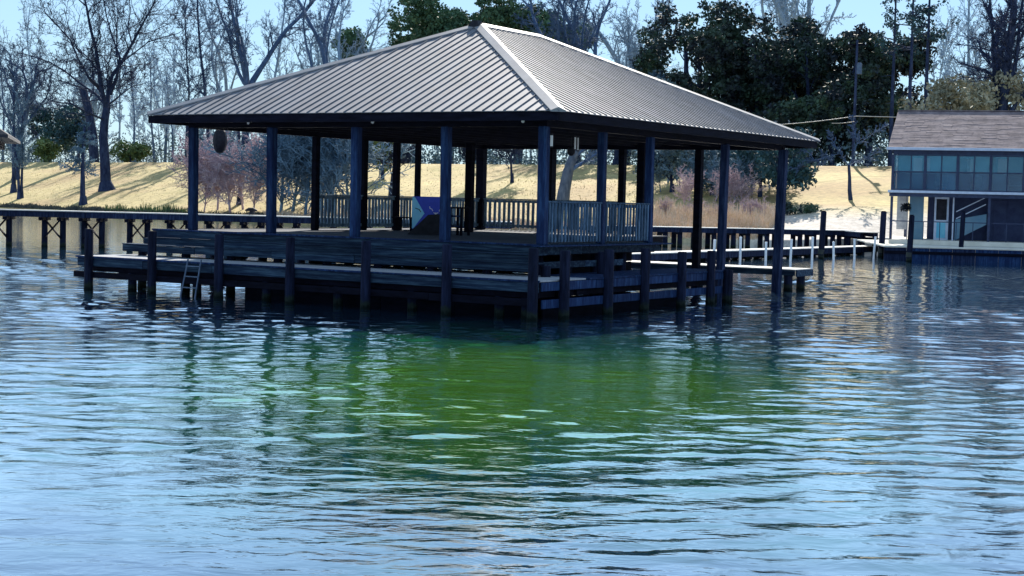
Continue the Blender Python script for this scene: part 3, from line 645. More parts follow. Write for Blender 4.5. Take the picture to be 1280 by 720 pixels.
mb = MB(); sl_ = (RDG-EAVE)/(DEP/2+.4); x0 = -.25
mb.add([(x0,-.4,EAVE+.09),(WID,-.4,EAVE+.09),(WID,DEP/2,RDG+.05),(x0,DEP/2,RDG+.05),(WID,DEP+.4,EAVE+.09),(x0,DEP+.4,EAVE+.09),
        (x0,-.4,EAVE+.0),(WID,-.4,EAVE+.0),(WID,DEP/2,RDG-.1),(x0,DEP/2,RDG-.1),(WID,DEP+.4,EAVE+.0),(x0,DEP+.4,EAVE+.0)],
       [(0,1,2,3),(3,2,4,5),(6,9,8,7),(9,11,10,8),(0,6,7,1),(5,4,10,11),(0,3,9,6),(3,5,11,9),(1,7,8,2),(2,8,10,4)]); part(mb, 'roof', SHING)
# shingle courses, each a thin raised lap joined into one part
mb = MB(); nc = 30
for i in range(nc):
    t0 = i/nc; t1 = (i+.96)/nc; y0 = -.42+t0*(DEP/2+.4); y1 = -.42+t1*(DEP/2+.4); za = EAVE+.10+t0*(RDG-EAVE-.04); zb = EAVE+.10+t1*(RDG-EAVE-.04)
    x = x0-.02
    while x < WID:
        w_ = random.uniform(.5, 1.1); h_ = random.uniform(.012,.03)
        mb.add([(x,y0,za-.01),(x+w_-.02,y0,za-.01),(x+w_-.02,y1,zb-.0),(x,y1,zb-.0),(x,y0,za+h_),(x+w_-.02,y0,za+h_),(x+w_-.02,y1,zb+.006),(x,y1,zb+.006)], [(4,5,6,7),(0,1,5,4),(1,2,6,5),(3,0,4,7)]); x += w_
tag(part(mb, 'shingle_courses', SHING), kind='stuff')
mb = MB(); mb.cbox(x0-.03, WID, DEP/2-.15, DEP/2+.15, RDG+.06, RDG+.10, .01); part(mb, 'ridge_cap', SHING)
mb = MB(); mb.add([(x0+.1,-.05,EAVE-.02),(x0+.1,DEP+.05,EAVE-.02),(x0+.1,DEP/2,RDG-.14),(x0+.16,-.05,EAVE-.02),(x0+.16,DEP+.05,EAVE-.02),(x0+.16,DEP/2,RDG-.14)],[(0,1,2),(5,4,3),(0,3,4,1),(1,4,5,2),(2,5,3,0)]); part(mb, 'gable', HDARK)
# corner and bay posts, upper porch glazing
bay = 1.78; nbay = 9
for i in range(nbay+1):
    x = i*bay; mb = MB(); mb.cbox(x-.075, x+.075, -.07, .07, BAND+.135, EAVE-.275, .01); part(mb, 'bay_post', HWD)
    if i in (0, 3, 5, 7, 9): mb = MB(); mb.cbox(x-.07, x+.07, -.07, .07, FLR+.002, BAND-.225, .01); part(mb, 'porch_post', HWD)
MIDZ = BAND+.13+(EAVE-BAND-.4)*.52
for i in range(nbay):
    xa, xb = i*bay+.078, (i+1)*bay-.078; xm = (xa+xb)/2+(.12 if i == 0 else 0)
    fr = MB()
    fr.box(xa, xb, -.04, .04, MIDZ-.035, MIDZ+.035); fr.box(xa, xb, -.04, .04, BAND+.135, BAND+.19); fr.box(xa, xb, -.04, .04, EAVE-.33, EAVE-.28)
    fr.box(xm-.03, xm+.03, -.035, .035, BAND+.192, MIDZ-.037); fr.box(xm-.03, xm+.03, -.035, .035, MIDZ+.037, EAVE-.332)
    f_ = part(fr, 'porch_window', HWD)
    for (a, b) in ((xa+.002, xm-.032), (xm+.032, xb-.002)):
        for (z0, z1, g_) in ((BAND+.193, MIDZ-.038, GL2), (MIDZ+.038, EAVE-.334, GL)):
            mb = MB(); mb.box(a, b, -.006, .006, z0, z1); mb.build('pane', g_, f_)
# inner walls
mb = MB(); mb.box(0.05, WID, 2.6, 2.7, BAND+1.15, EAVE-.04); part(mb, 'inner_wall', HWALL)
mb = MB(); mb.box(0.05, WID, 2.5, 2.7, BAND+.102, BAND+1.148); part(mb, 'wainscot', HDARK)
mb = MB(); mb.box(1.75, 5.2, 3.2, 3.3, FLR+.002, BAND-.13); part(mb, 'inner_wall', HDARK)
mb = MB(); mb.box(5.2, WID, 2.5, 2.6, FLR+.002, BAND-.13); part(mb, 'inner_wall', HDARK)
for k, (x, w_, m_) in enumerate(((.9,.5,WHITE),(1.5,.35,WHITE),(3.3,.8,HDARK),(3.9,.35,WHITE),(5.6,.5,WHITE),(7.3,.9,HDARK),(9.1,.4,HWH),(10.6,1.0,HDARK),(12.6,.5,WHITE))):
    z0 = BAND+1.25 if m_ is WHITE else BAND+.15; mb = MB(); mb.cbox(x, x+w_, 2.54, 2.595, z0, BAND+2.05, .01); fr = part(mb, 'inner_window' if m_ is WHITE else 'inner_door', m_)
mb = MB(); mb.box(0, .06, .08, DEP-.1, BAND+.102, EAVE-.04)
mb = MB()
for y in np.arange(.9, DEP-.5, 1.6): mb.box(.0, .08, y-.05, y+.05, BAND+.13, EAVE-.04)
mb.box(.0,.08,.1,DEP-.1, MIDZ-.03, MIDZ+.03); part(mb, 'side_frame', HWD)
mb = MB(); mb.box(.03,.045,.1,DEP-.1, BAND+.13, EAVE-.05); part(mb, 'side_pane', GL)
for y in (DEP-.2,): 
    mb = MB(); mb.cbox(0-.07, .07, y-.07, y+.07, FLR, BAND-.13, .01); part(mb, 'porch_post', HWD)
# porch furniture upstairs, seen as dark shapes
for lab, x, w_ in (('dark porch armchair in the second upper bay of the boathouse', 2.6, .75), ('dark porch armchair in the third upper bay of the boathouse', 4.5, .7), ('dark rounded porch sofa near the right of the upper porch', 9.0, 1.6), ('dark porch armchair beside the upper porch sofa', 6.7, .8)):
    e = empty('porch_chair', hs.matrix_basis @ Vector((0,0,0)) if False else (0,0,0), 0, label=lab, cat='chair')
    M = Matrix.Translation((c0.x, c0.y, 0))@Matrix.Rotation(HA, 4, 'Z'); e.location = M@Vector((x, 1.3, BAND+.10)); e.rotation_euler = (0,0,HA)
    mb = MB(); mb.cbox(-w_/2, w_/2, -.3, .3, .25, .45, .05); mb.build('seat', BLK, e)
    mb = MB(); mb.cbox(-w_/2, w_/2, .3, .42, .3, .98, .08); mb.build('backrest', BLK, e)
    for sx in (-1, 1): mb = MB(); mb.cbox(sx*w_/2-.05, sx*w_/2+.05, -.3, .3, .452, .62, .03); mb.build('armrest', BLK, e)
    for sx in (-1, 1): mb = MB(); mb.box(sx*(w_/2-.1)-.03, sx*(w_/2-.1)+.03, -.25, .25, 0, .249); mb.build('leg', BLK, e)
# lower porch: doors, pale panels, stair, railing
def lp(name, m_, x0_, x1_, y0_, y1_, z0_, z1_): mb = MB(); mb.cbox(x0_, x1_, y0_, y1_, z0_, z1_, .006); return part(mb, name, m_)
lp('lattice_panel', mat('grey_panel', (.40,.40,.42), (.60,.58,.56), .8, 6), .12, .75, 1.9, 1.95, FLR+.55, BAND-.13)
lp('pale_panel', mat('teal_panel', (.10,.22,.32), (.15,.26,.34), .7, 2), .85, 1.65, 1.6, 1.65, FLR, BAND-.13)
dr = lp('door', HWH, 2.25, 3.05, 1.6, 1.66, FLR, BAND-.2)
mb = MB(); mb.box(2.36, 2.94, 1.58, 1.598, FLR+1.15, BAND-.32); mb.build('door_glass', BLK, dr)
mb = MB(); mb.box(2.40, 2.9, 1.58, 1.598, FLR+.12, FLR+1.0); mb.build('door_panel', HWALL, dr)
mb = MB(); mb.tube([(2.98,1.56,FLR+1.05),(2.98,1.60,FLR+1.05)], .03, 8); mb.build('handle', METAL, dr)
lp('corner_trim', HWH, 3.30, 3.38, 1.0, 1.06, FLR, BAND-.13)
st = MB()
st.add([(3.45,1.2,FLR+.0),(3.45,1.2,FLR+1.2),(5.15,1.2,FLR+1.55),(5.15,1.2,FLR+.95),(3.45,1.25,FLR+.0),(3.45,1.25,FLR+1.2),(5.15,1.25,FLR+1.55),(5.15,1.25,FLR+.95)], [(0,1,2,3),(7,6,5,4),(0,4,5,1),(1,5,6,2),(2,6,7,3),(3,7,4,0)])
stair = part(st, 'stair_panel', MATS['teal_panel'])
for z0_ in (1.35, 1.75):
    mb = MB(); mb.bar((3.5, 1.15, FLR+z0_-.1), (5.1, 1.15, FLR+z0_+.75), .05, .11, up=(0,1,0)); part(mb, 'stair_rail', HWH)
for i in range(7):
    mb = MB(); mb.cbox(3.5+i*.26, 3.75+i*.26, 1.3, 2.2, FLR+.18+i*.24, FLR+.22+i*.24, .005); part(mb, 'stair_tread', WDB)
lp('inner_door', HDARK, 5.5, 6.2, 2.45, 2.495, FLR+.01, BAND-.3); lp('screen_panel', HDARK, 7.4, 8.1, .5, .55, FLR, BAND-.25)
lp('inner_door', HDARK, 9.8, 10.3, 2.45, 2.495, FLR+.01, BAND-.4)
rl = MB(); rl.box(.08, 7*bay/1.0-.1, -.02, .02, FLR+1.02, FLR+1.07); rr_ = part(rl, 'porch_railing', HWD)
for x in np.arange(.9, 12, .9): mb = MB(); mb.box(x-.02, x+.02, -.015, .015, FLR+.002, FLR+1.018); mb.build('rail_post', HWD, rr_)
# little fixtures on the dark wall
M = Matrix.Translation((c0.x, c0.y, 0))@Matrix.Rotation(HA, 4, 'Z')
for lab, x, z0_, kind in (('slanted white tube fixture on the dark lower wall of the boathouse', 8.55, 3.1, 0), ('curved white pipe fixture at the far right of the dark lower wall', 11.0, 3.05, 1)):
    e = empty('wall_fixture', M@Vector((x, .35, z0_)), HA, label=lab, cat='light')
    mb = MB()
    if kind == 0: mb.tube([(-.18,0,-.15),(.18,0,.18)], .05, 8)
    else: mb.tube([(-.2,0,-.15),(-.14,0,.02),(.05,0,.08),(.6,0,.10)], .04, 8)
    mb.build('tube', LAMPW, e)
    mb = MB(); mb.tube([(.0,.04,0),(0,2.1,0)], .015, 6); mb.build('bracket', BLK, e)
e = empty('string_lights', M@Vector((8.0, .3, 2.75)), HA, label='row of tiny white bulbs on a cord under the boathouse porch', cat='string lights')
mb = MB(); mb.tube([(-.3,0,.30),(0,0,0),(.7,0,.2),(1.5,0,.08),(2.2,0,.3),(2.6,0,.5)], .006, 4); mb.build('cord', BLK, e)
for x, z_ in ((-.25,.28),(.0,.0),(.35,.1),(.75,.2),(1.6,.08),(1.75,-.25),(2.1,.26)): mb = MB(); mb.tube([(x,-.03,z_-.04),(x,-.03,z_),(x,-.03,z_+.04)], [.02,.04,.02], 6); mb.build('bulb', LAMPW, e)
p = M@Vector((.75, .6, FLR+1.9)); e = empty('hanging_fern', p, 0, label='small dark hanging plant at the left corner of the lower porch', cat='plant')
V = []; Fq = []
for i in range(160):
    a = random.random()*6.28; r_ = random.random()**.5*.28; b = Vector((r_*math.cos(a), r_*math.sin(a), random.uniform(-.35,.18)*(1-r_))); q = Vector((random.gauss(0,1),random.gauss(0,1),random.gauss(0,1))).normalized()*.09; s_ = q.cross(Vector((0,0,1)))*.6
    k = len(V); V += [b-q-s_, b+q-s_, b+q+s_, b-q+s_]; Fq.append((k,k+1,k+2,k+3))
mb = MB(); mb.add(V, Fq); mb.build('fronds', OAK, e); mb = MB(); mb.tube([(0,0,-.1),(0,0,.08)], [.08,.13], 8); mb.build('pot', BLK, e); mb = MB(); mb.tube([(0,0,.08),(0,0,.72)], .01, 4); mb.build('chain', BLK, e)

# ------------------------------------------------------------------ trees
def frusta(segs, n):
    S = np.array([[*s[0], *s[1], s[2], s[3]] for s in segs]); p, q, ra, rb = S[:, :3], S[:, 3:6], S[:, 6:7], S[:, 7:8]
    d = q-p; d /= np.linalg.norm(d, axis=1, keepdims=True)+1e-9
    ref = np.where(np.abs(d[:, 2:3]) > .9, np.array([[1., 0, 0]]), np.array([[0, 0, 1.]])); a = np.cross(d, ref); a /= np.linalg.norm(a, axis=1, keepdims=True)+1e-9; b = np.cross(a, d)
    V = []
    for c, r_ in ((p, ra), (q+d*rb*.3, rb)):
        for j in range(n): t = 2*math.pi*j/n; V.append(c+(a*math.cos(t)+b*math.sin(t))*r_)
    V = np.stack(V, 1); N = len(S); base = np.arange(N)[:, None]*2*n
    Fc = np.concatenate([np.concatenate([base+j, base+(j+1)%n, base+n+(j+1)%n, base+n+j], 1) for j in range(n)], 0)
    return V.reshape(-1, 3), Fc
def tubes_mesh(name, segs):
    VV, FF, off = [], [], 0
    for lo, hi, n in ((0, .05, 3), (.05, .16, 4), (.16, 99, 8)):
        ss = [s for s in segs if lo <= s[2] < hi]
        if ss: v, f = frusta(ss, n); VV.append(v); FF.append(f+off); off += len(v)
    return npmesh(name, np.concatenate(VV), np.concatenate(FF))
def grow(out, rn, p, d, L, r, lvl, prm, ends=None):
    n = prm['n'][lvl]; sl_ = L/n; jit = prm['jit'][lvl]; last = lvl == len(prm['n'])-1
    for i in range(n):
        d = (d+Vector((rn.gauss(0,jit), rn.gauss(0,jit), rn.gauss(0,jit)+prm['up'][lvl]))).normalized()
        q = p+d*sl_; r1 = max(r*(1-prm['tap'][lvl]/n), prm['rmin']); out.append((p[:], q[:], r, r1, lvl)); 
        if not last:
            if (i+1)/n > prm['start'][lvl]:
                k = prm['kids'][lvl]; k = int(k)+(rn.random() < k-int(k))
                for _ in range(k):
                    a = rn.random()*6.28; ang = R(prm['ang'][lvl]+rn.gauss(0, 9)); x = d.orthogonal().normalized(); y = d.cross(x)
                    nd = (d*math.cos(ang)+(x*math.cos(a)+y*math.sin(a))*math.sin(ang)).normalized()
                    fr = 1-(i+1)/n*prm['short'][lvl]
                    grow(out, rn, q, nd, L*prm['len'][lvl]*fr*rn.uniform(.7,1.2), max(r1*prm['rk'][lvl], prm['rmin']), lvl+1, prm, ends)
        elif ends is not None and i == n-1: ends.append(q[:])
        p, r = q, r1
    if lvl < len(prm['n'])-1 and prm.get('fork', 1):
        for s in (-1, 1):
            x = d.orthogonal().normalized()*s; nd = (d+x*rn.uniform(.2,.5)).normalized(); grow(out, rn, p, nd, L*prm['len'][lvl]*rn.uniform(.6,.9), max(r, prm['rmin']), lvl+1, prm, ends)
def tree_obj(name, loc, segs, bark, twig, lab, cat='tree', group=None, split=1, leaf=None, scale=1, rz=0):
    e = empty(name, loc, rz, label=lab, cat=cat, group=group); e.scale = (scale,)*3
    tr = [s for s in segs if s[4] < split]; br = [s for s in segs if s[4] >= split]
    t_ = link('trunk', tubes_mesh('trunk', tr), bark, e); ks = [t_]
    if br: ks.append(link('branches', tubes_mesh('branches', br), twig, e))
    if leaf: ks.append(link('crown', leaf[0], leaf[1], e))
    KIDS[e.name] = ks; return e
def dup(src, loc, lab, scale=1, rz=0, sx=1, mats=None, name=None):
    c = src.copy(); col.objects.link(c); c.location = loc; c.scale = (scale*sx, scale, scale); c.rotation_euler = (0,0,rz); c['label'] = lab
    if name: c.name = name
    for k_, ch in enumerate(KIDS[src.name]):
        d = ch.copy(); col.objects.link(d); d.parent = c
        if mats and mats[k_]:
            d.data = swapped(ch.data, mats[k_])
    return c
_sw = {}
def swapped(me, m_):
    if (me.name, m_.name) not in _sw: c = me.copy(); c.materials.clear(); c.materials.append(m_); _sw[(me.name, m_.name)] = c
    return _sw[(me.name, m_.name)]
def leaves(name, centers, rad, per, size, seed, flat=.8):
    r = np.random.default_rng(seed); C = np.repeat(np.array(centers), per, 0); n = len(C)
    v = r.normal(size=(n, 3)); v /= np.linalg.norm(v, axis=1, keepdims=True); P = C+v*(r.random((n, 1))**.45)*rad*np.array([1, 1, flat])
    a = r.normal(size=(n, 3)); a /= np.linalg.norm(a, axis=1, keepdims=True); b = np.cross(a, r.normal(size=(n, 3))); b /= np.linalg.norm(b, axis=1, keepdims=True)
    s = size*r.uniform(.5, 1.3, (n, 1)); a *= s; b *= s*.6
    V = np.stack([P-a, P-b*.9, P+a, P+b], 1).reshape(-1, 3); Fc = np.arange(4*n).reshape(n, 4); return npmesh(name, V, Fc)
OAKP = dict(n=[4,7,7,5,4], jit=[.05,.13,.2,.25,.3], up=[.02,.06,.05,.05,.03], tap=[.35,.7,.8,.8,.7], rmin=.02, start=[.55,.15,.1,.1,1], kids=[2.2,1.5,1.3,1.2,0], ang=[38,42,45,45,0], short=[.2,.55,.6,.5,0], len=[1.35,.52,.5,.5,0], rk=[.55,.5,.5,.55,0])
TALLP = dict(n=[14,6,5,4], jit=[.03,.12,.2,.25], up=[.05,.09,.06,.04], tap=[.85,.8,.8,.7], rmin=.018, start=[.3,.1,.1,1], kids=[2.4,1.6,1.4,0], ang=[45,42,42,0], short=[.75,.6,.5,0], len=[.30,.45,.5,0], rk=[.38,.5,.6,0], fork=1)
VP = dict(n=[4,9,6,5,4], jit=[.04,.10,.18,.22,.3], up=[.03,.07,.06,.05,.03], tap=[.3,.75,.8,.8,.7], rmin=.018, start=[.6,.25,.1,.1,1], kids=[1.2,1.3,1.3,1.2,0], ang=[22,38,42,42,0], short=[.2,.6,.6,.5,0], len=[1.7,.36,.5,.5,0], rk=[.65,.42,.5,.55,0])
BRP = dict(n=[3,6,5,4], jit=[.15,.2,.28,.3], up=[.05,.08,.06,.02], tap=[.5,.7,.7,.7], rmin=.02, start=[0,.1,.1,1], kids=[4,1.8,1.6,0], ang=[35,38,40,0], short=[.2,.5,.5,0], len=[1.6,.5,.5,0], rk=[.5,.5,.6,0])
def mk(prm, seed, L, r, lean=(0,0), base=True, ends=None):
    rn = random.Random(seed); s = []; d = Vector((lean[0], lean[1], 1)).normalized()
    grow(s, rn, Vector((0,0,0)), d, L, r, 0, prm, ends)
    if base:
        s.append(((0,0,-.6), (0,0,.15), r*1.9, r*1.45, 0)); s.append(((0,0,.15), (0,0,1.0), r*1.45, r*1.08, 0))
    return s
# --- the big bare tree on the left bank (drawn out limb by limb, then twigs grown on the limbs)
def hero():
    rn = random.Random(21); s = []
    base, sp = ground_at(131, 238); Yb = base.y
    loc = lambda px, py, dy=0: at(px, py, Yb+dy)-base
    def limb(pts, ra, rb, kids=1.5, lvl=1, kl=5.5):
        P = [loc(*p) for p in pts]; n = len(P)-1; prm = dict(OAKP); prm['n'] = [3,3,6,5,4]
        for i in range(n):
            r0_, r1_ = .72*(ra+(rb-ra)*i/n), .72*(ra+(rb-ra)*(i+1)/n); s.append((P[i][:], P[i+1][:], r0_, r1_, lvl if lvl else 0))
            if lvl:
                m_ = int(kids*((P[i+1]-P[i]).length)/2.2)+1
                for _ in range(m_):
                    q = P[i].lerp(P[i+1], rn.random()); d = (P[i+1]-P[i]).normalized(); a = rn.random()*6.28; x = d.orthogonal().normalized(); y = d.cross(x); an = R(rn.gauss(45, 10))
                    nd = (d*math.cos(an)+(x*math.cos(a)+y*math.sin(a))*math.sin(an)+Vector((0,0,.15))).normalized()
                    grow(s, rn, q, nd, kl*rn.uniform(.6,1.2), max(min(r1_*.5, .09), .028), 2, prm)
    limb([(133,240),(132,225),(131,200),(129,172),(131,150),(134,132)], 1.0, .62, 0, 0)
    s.append((loc(134,241)[:], loc(132,229)[:], 1.25, .72, 0))
    limb([(134,134),(136,112,2),(140,95,3),(152,78,4),(165,55,4),(178,30,3),(192,5,2),(205,-25,0)], .42, .10)
    limb([(133,136),(127,112,-1),(124,90,-2),(120,62,-3),(113,35,-4),(108,8,-5),(100,-25,-5)], .45, .12)
    limb([(127,112),(112,98,-3),(98,74,-5),(88,50,-6),(70,30,-7),(55,15,-8)], .26, .06)
    limb([(134,134),(120,118,3),(100,104,4),(80,88,5),(62,78,6),(40,70,6),(22,66,6)], .24, .05)
    limb([(138,118,-1),(146,96,-2),(150,72,-4),(140,45,-5),(133,20,-6),(128,-12,-6)], .3, .07)
    limb([(152,78,4),(168,66,2),(186,52,0),(206,46,-1),(222,42,-2),(234,34,-2)], .16, .045)
    limb([(131,150),(112,142,-4),(90,130,-6),(72,128,-7),(52,122,-8)], .2, .05)
    limb([(134,132),(152,118,-3),(165,108,-5),(182,104,-6)], .16, .045)
    limb([(124,90,-2),(110,72,2),(96,60,5),(86,35,6),(80,10,6)], .18, .05)
    limb([(165,55,4),(160,35,6),(163,12,7),(160,-15,8)], .15, .05)
    limb([(108,8,-5),(90,-8,-6),(75,-25,-6)], .13, .05)
    return tree_obj('bare_oak_tree', base, s, BARK, BARK, 'largest bare tree with a thick trunk on the left grass bank', 'tree')
hero()
# stub trunk behind it and background trees beyond the levee: prototypes
protoA = mk(TALLP, 3, 17, .22); protoB = mk(VP, 8, 7.5, .42); protoC = mk(OAKP, 5, 6.5, .40); protoD = mk(TALLP, 12, 21, .26); protoE = mk(VP, 17, 8.5, .36)
def back(px, t): return on_bank(px, t)[0]
src = {}
def put(kind, px, t, sc_, lab, rz=None, mats=None, sx=1, name='bare_tree', dz=-.3):
    t += .4; sc_ *= 1.08; loc = back(px, t); loc.z += dz; rz = random.random()*6.28 if rz is None else rz
    if kind not in src:
        S = dict(A=protoA, B=protoB, C=protoC, D=protoD, E=protoE)[kind]
        e = tree_obj(name, loc, S, BARK, TWIG, lab, scale=sc_, rz=rz, group='bare trees beyond the levee'); src[kind] = e
        if mats: pass
        return e
    return dup(src[kind], loc, lab, sc_, rz, sx, mats)
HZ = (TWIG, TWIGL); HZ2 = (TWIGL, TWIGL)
put('A', 233, 1.15, 1.25, 'tall slim cone shaped bare tree above the left roof corner', rz=1)
put('B', 306, 1.12, 1.45, 'bare tree forking into a wide V above the left roof slope', rz=.4)
put('C', 20, .15, 1.1, 'bare tree at the far left with its dark trunk on the bank', rz=2.2)
put('D', 262, 1.25, 1.15, 'thin bare tree just left of the V forked tree', rz=.3)
put('E', 412, 1.2, 1.3, 'bare tree above the middle of the left roof slope', rz=1.1)
L_ = [('A',168,1.1,.85,'slim bare tree just right of the largest bare tree'),('A',193,1.15,.9,'upright bare tree two trunks left of the cone shaped tree'),
 ('E',206,1.3,.75,'forked small bare tree left of the cone shaped tree'),('D',216,1.12,.62,'short bare trunk just left of the roof corner'),
 ('D',48,1.4,1.1,'tall bare tree rising over the left bank'),('A',4,1.2,1.1,'bare tree cut by the left photo edge'),
 ('E',280,1.5,1.1,'pale bare tree far behind the V forked tree'),('D',334,1.4,1.15,'pale bare tree right of the V forked tree'),('B',386,1.6,1.2,'faint bare tree between the V forked tree and the evergreens'),
 ('E',438,1.5,1.15,'bare tree next to the reddish brush above the roof'),('C',118,1.6,1.2,'far bare tree behind the largest bare tree')]
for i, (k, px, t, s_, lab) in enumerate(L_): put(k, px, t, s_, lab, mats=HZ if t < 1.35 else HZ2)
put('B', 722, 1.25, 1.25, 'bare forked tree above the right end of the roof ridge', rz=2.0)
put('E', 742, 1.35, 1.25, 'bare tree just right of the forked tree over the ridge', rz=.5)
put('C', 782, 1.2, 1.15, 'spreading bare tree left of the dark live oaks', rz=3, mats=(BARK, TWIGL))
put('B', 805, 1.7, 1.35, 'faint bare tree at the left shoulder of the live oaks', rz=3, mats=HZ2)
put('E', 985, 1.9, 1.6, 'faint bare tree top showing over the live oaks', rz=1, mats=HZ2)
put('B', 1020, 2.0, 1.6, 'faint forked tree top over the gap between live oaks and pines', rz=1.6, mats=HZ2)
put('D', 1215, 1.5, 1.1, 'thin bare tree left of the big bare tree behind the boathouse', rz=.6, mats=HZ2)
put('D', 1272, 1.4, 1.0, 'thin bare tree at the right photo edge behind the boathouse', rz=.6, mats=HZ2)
# big bare tree behind the boathouse
BIGS = mk(OAKP, 33, 8.5, .62); b0 = back(1243, 1.02); tree_obj('bare_oak_tree', b0-Vector((0,0,2.5)), BIGS, BARK, BARK, 'big spreading bare tree behind the boathouse roof', scale=1.0, rz=1.2)
# trees standing on the bank
def onb(px, t, S, lab, bark=BARK, twig=TWIG, s_=1, name='bare_tree', rz=0, leaf=None, cat='tree', split=1):
    p, _ = on_bank(px, t); return tree_obj(name, p-Vector((0,0,.1)), S, bark, twig, lab, cat, None, split, leaf, s_, rz)
CYP = dict(n=[9,4,4,3], jit=[.03,.2,.25,.3], up=[.05,.0,.0,.0], tap=[.8,.7,.7,.7], rmin=.03, start=[.42,.1,.1,1], kids=[6,2.2,2,0], ang=[72,45,45,0], short=[.75,.5,.5,0], len=[.34,.5,.5,0], rk=[.3,.5,.6,0], fork=0)
onb(104, .10, mk(CYP, 4, 9.2, .36, (-.06,0)), 'small cypress with feathery blue grey crown at the left waterline', BARK, BLUEBR, 1.0, 'cypress_tree')
onb(17, .30, mk(TALLP, 41, 12, .30), 'dark leaning trunk at the far left of the bank', BARK, TWIG, 1.1)
onb(24, .16, mk(TALLP, 43, 10, .22, (-.10,0)), 'thin leaning trunk of the pair near the left water edge', BARK, BLUEBR, 1.0)
onb(27, .17, mk(TALLP, 44, 10.5, .20, (.03,0)), 'thin upright trunk of the pair near the left water edge', BARK, BLUEBR, 1.0)
onb(488, .4, mk(OAKP, 51, 2.8, .16), 'small bare sapling on the bank seen between the pavilion posts', BARK, BARK, 1.0)
onb(590, .55, mk(OAKP, 52, 2.4, .14), 'small bare tree seen through the middle of the pavilion', BARK, BARK, 1.0)
onb(640, .62, mk(OAKP, 53, 2.6, .14), 'bare bush on the levee seen through the open bay left of the near corner post', BARK, BARK, 1.0)
# leaning trunk seen right of the near corner
S = []; 
b1, s1 = ground_at(703, 262); lq = lambda px, py, dy=0: at(px, py, b1.y+dy)-b1
rn = random.Random(77)
for (a, b, r0_, r1_) in ((lq(702,262), lq(705,240), .62, .52), (lq(705,240), lq(710,215), .52, .45), (lq(710,215), lq(716,196), .45, .36), (lq(716,196), lq(727,180), .36, .26)): S.append((a[:], b[:], r0_, r1_, 0))
for st_, en in ((lq(716,196), lq(760,170)), (lq(727,180), lq(740,150)), (lq(716,196), lq(705,165)), (lq(710,215), lq(745,190)), (lq(727,180), lq(790,166))):
    d = (en-st_); grow(S, rn, st_, d.normalized(), d.length*1.2, .2, 1, dict(VP, n=[3,7,6,5,4]))
tree_obj('leaning_tree', b1, S, mat('grey_bark', (.05,.07,.11), (.13,.16,.21), .9, 3, (1,1,.4), .5, 12, spec=.12), TWIG, 'grey leaning tree trunk seen right of the near corner post')
# small sunlit bare tree right of the roof corner
b1, s1 = ground_at(1063, 250); S = []; rn = random.Random(5); lq = lambda px, py, dy=0: at(px, py, b1.y+dy)-b1
P_ = [lq(1064,253)-Vector((0,0,.2)), lq(1062,238), lq(1062,222), lq(1061,207)]
for i in range(3): S.append((P_[i][:], P_[i+1][:], (.20,.16,.13)[i], (.16,.13,.11)[i], 0))
for a, b, r_ in (((1061,207),(1050,192),.09),((1050,192),(1018,200),.08),((1050,192),(1040,170),.06),((1018,200),(985,212),.06),((1061,207),(1072,180),.09),((1072,180),(1066,152),.06),((1072,180),(1100,160),.06),((1018,200),(1000,178),.05),((1061,207),(1088,190),.06)):
    d = lq(*b)-lq(*a); grow(S, rn, lq(*a), d.normalized(), d.length, r_*.62, 1, dict(OAKP, n=[3,5,5,4,3], up=[0,.01,.02,.03,.02], jit=[0,.07,.16,.24,.3], rmin=.018, len=[1,.42,.5,.5,0], rk=[.5,.45,.6,.6,0]))
tree_obj('small_bare_tree', b1, S, BARK, TWIG, 'small bare tree with pale twigs on the bank left of the boathouse')
# evergreens
def oak(px, t, H, Wd, seed, lab, m_=OAK, per=46, nc=300, zlo=.18, name='live_oak_tree', dz=0, size=.26, cl=.95):
    p, _ = on_bank(px, t); rn = random.Random(seed); ends = []
    S = mk(dict(VP, n=[3,6,4,3,2], ang=[45,42,42,42,0], len=[1.3,.5,.5,.5,0]), seed, H*.33, .55*H/18); 
    C = []; rr_ = np.random.default_rng(seed)
    lobes = [(rr_.uniform(-.40,.40)*Wd, rr_.uniform(-.35,.35)*Wd, H*rr_.uniform(.30,.92), Wd*rr_.uniform(.10,.22)) for _ in range(19)]
    while len(C) < nc:
        lb = lobes[rn.randrange(len(lobes))]; v = rr_.normal(size=3); v /= np.linalg.norm(v)
        c = np.array([lb[0], lb[1], lb[2]])+v*lb[3]*rr_.uniform(.55,1.0)*np.array([1,1,.85])
        if c[2] > H*zlo and c[2] < H: C.append(c)
    me = leaves('crown', C, cl, per, size, seed)
    e = tree_obj(name, p+Vector((0,0,dz-.3)), [s for s in S if s[4] < 3], BARK, BARK, lab, leaf=(me, m_)); return e
oak(862, 1.50, 22.5, 15, 1, 'tall dark live oak nearest the roof slope, left of the oak group', zlo=.12)
oak(938, 1.48, 19, 17, 2, 'broad dark live oak in the middle of the oak group', zlo=.10, nc=380)
oak(1010, 1.52, 16.5, 16, 3, 'round dark live oak behind the right roof corner', zlo=.06, nc=360)
oak(1085, 1.48, 15.5, 14, 4, 'right hand dark live oak beside the pine trunks', zlo=.05, nc=340)
oak(985, 1.7, 20, 15, 5, 'dark live oak standing behind the middle of the oak group', zlo=.1)
oak(905, 1.42, 11.5, 14, 6, 'low dark evergreen filling under the left live oaks', zlo=.02, nc=260)
oak(1040, 1.42, 9.5, 14, 7, 'low dark evergreen under the right live oaks', zlo=.02, nc=260)
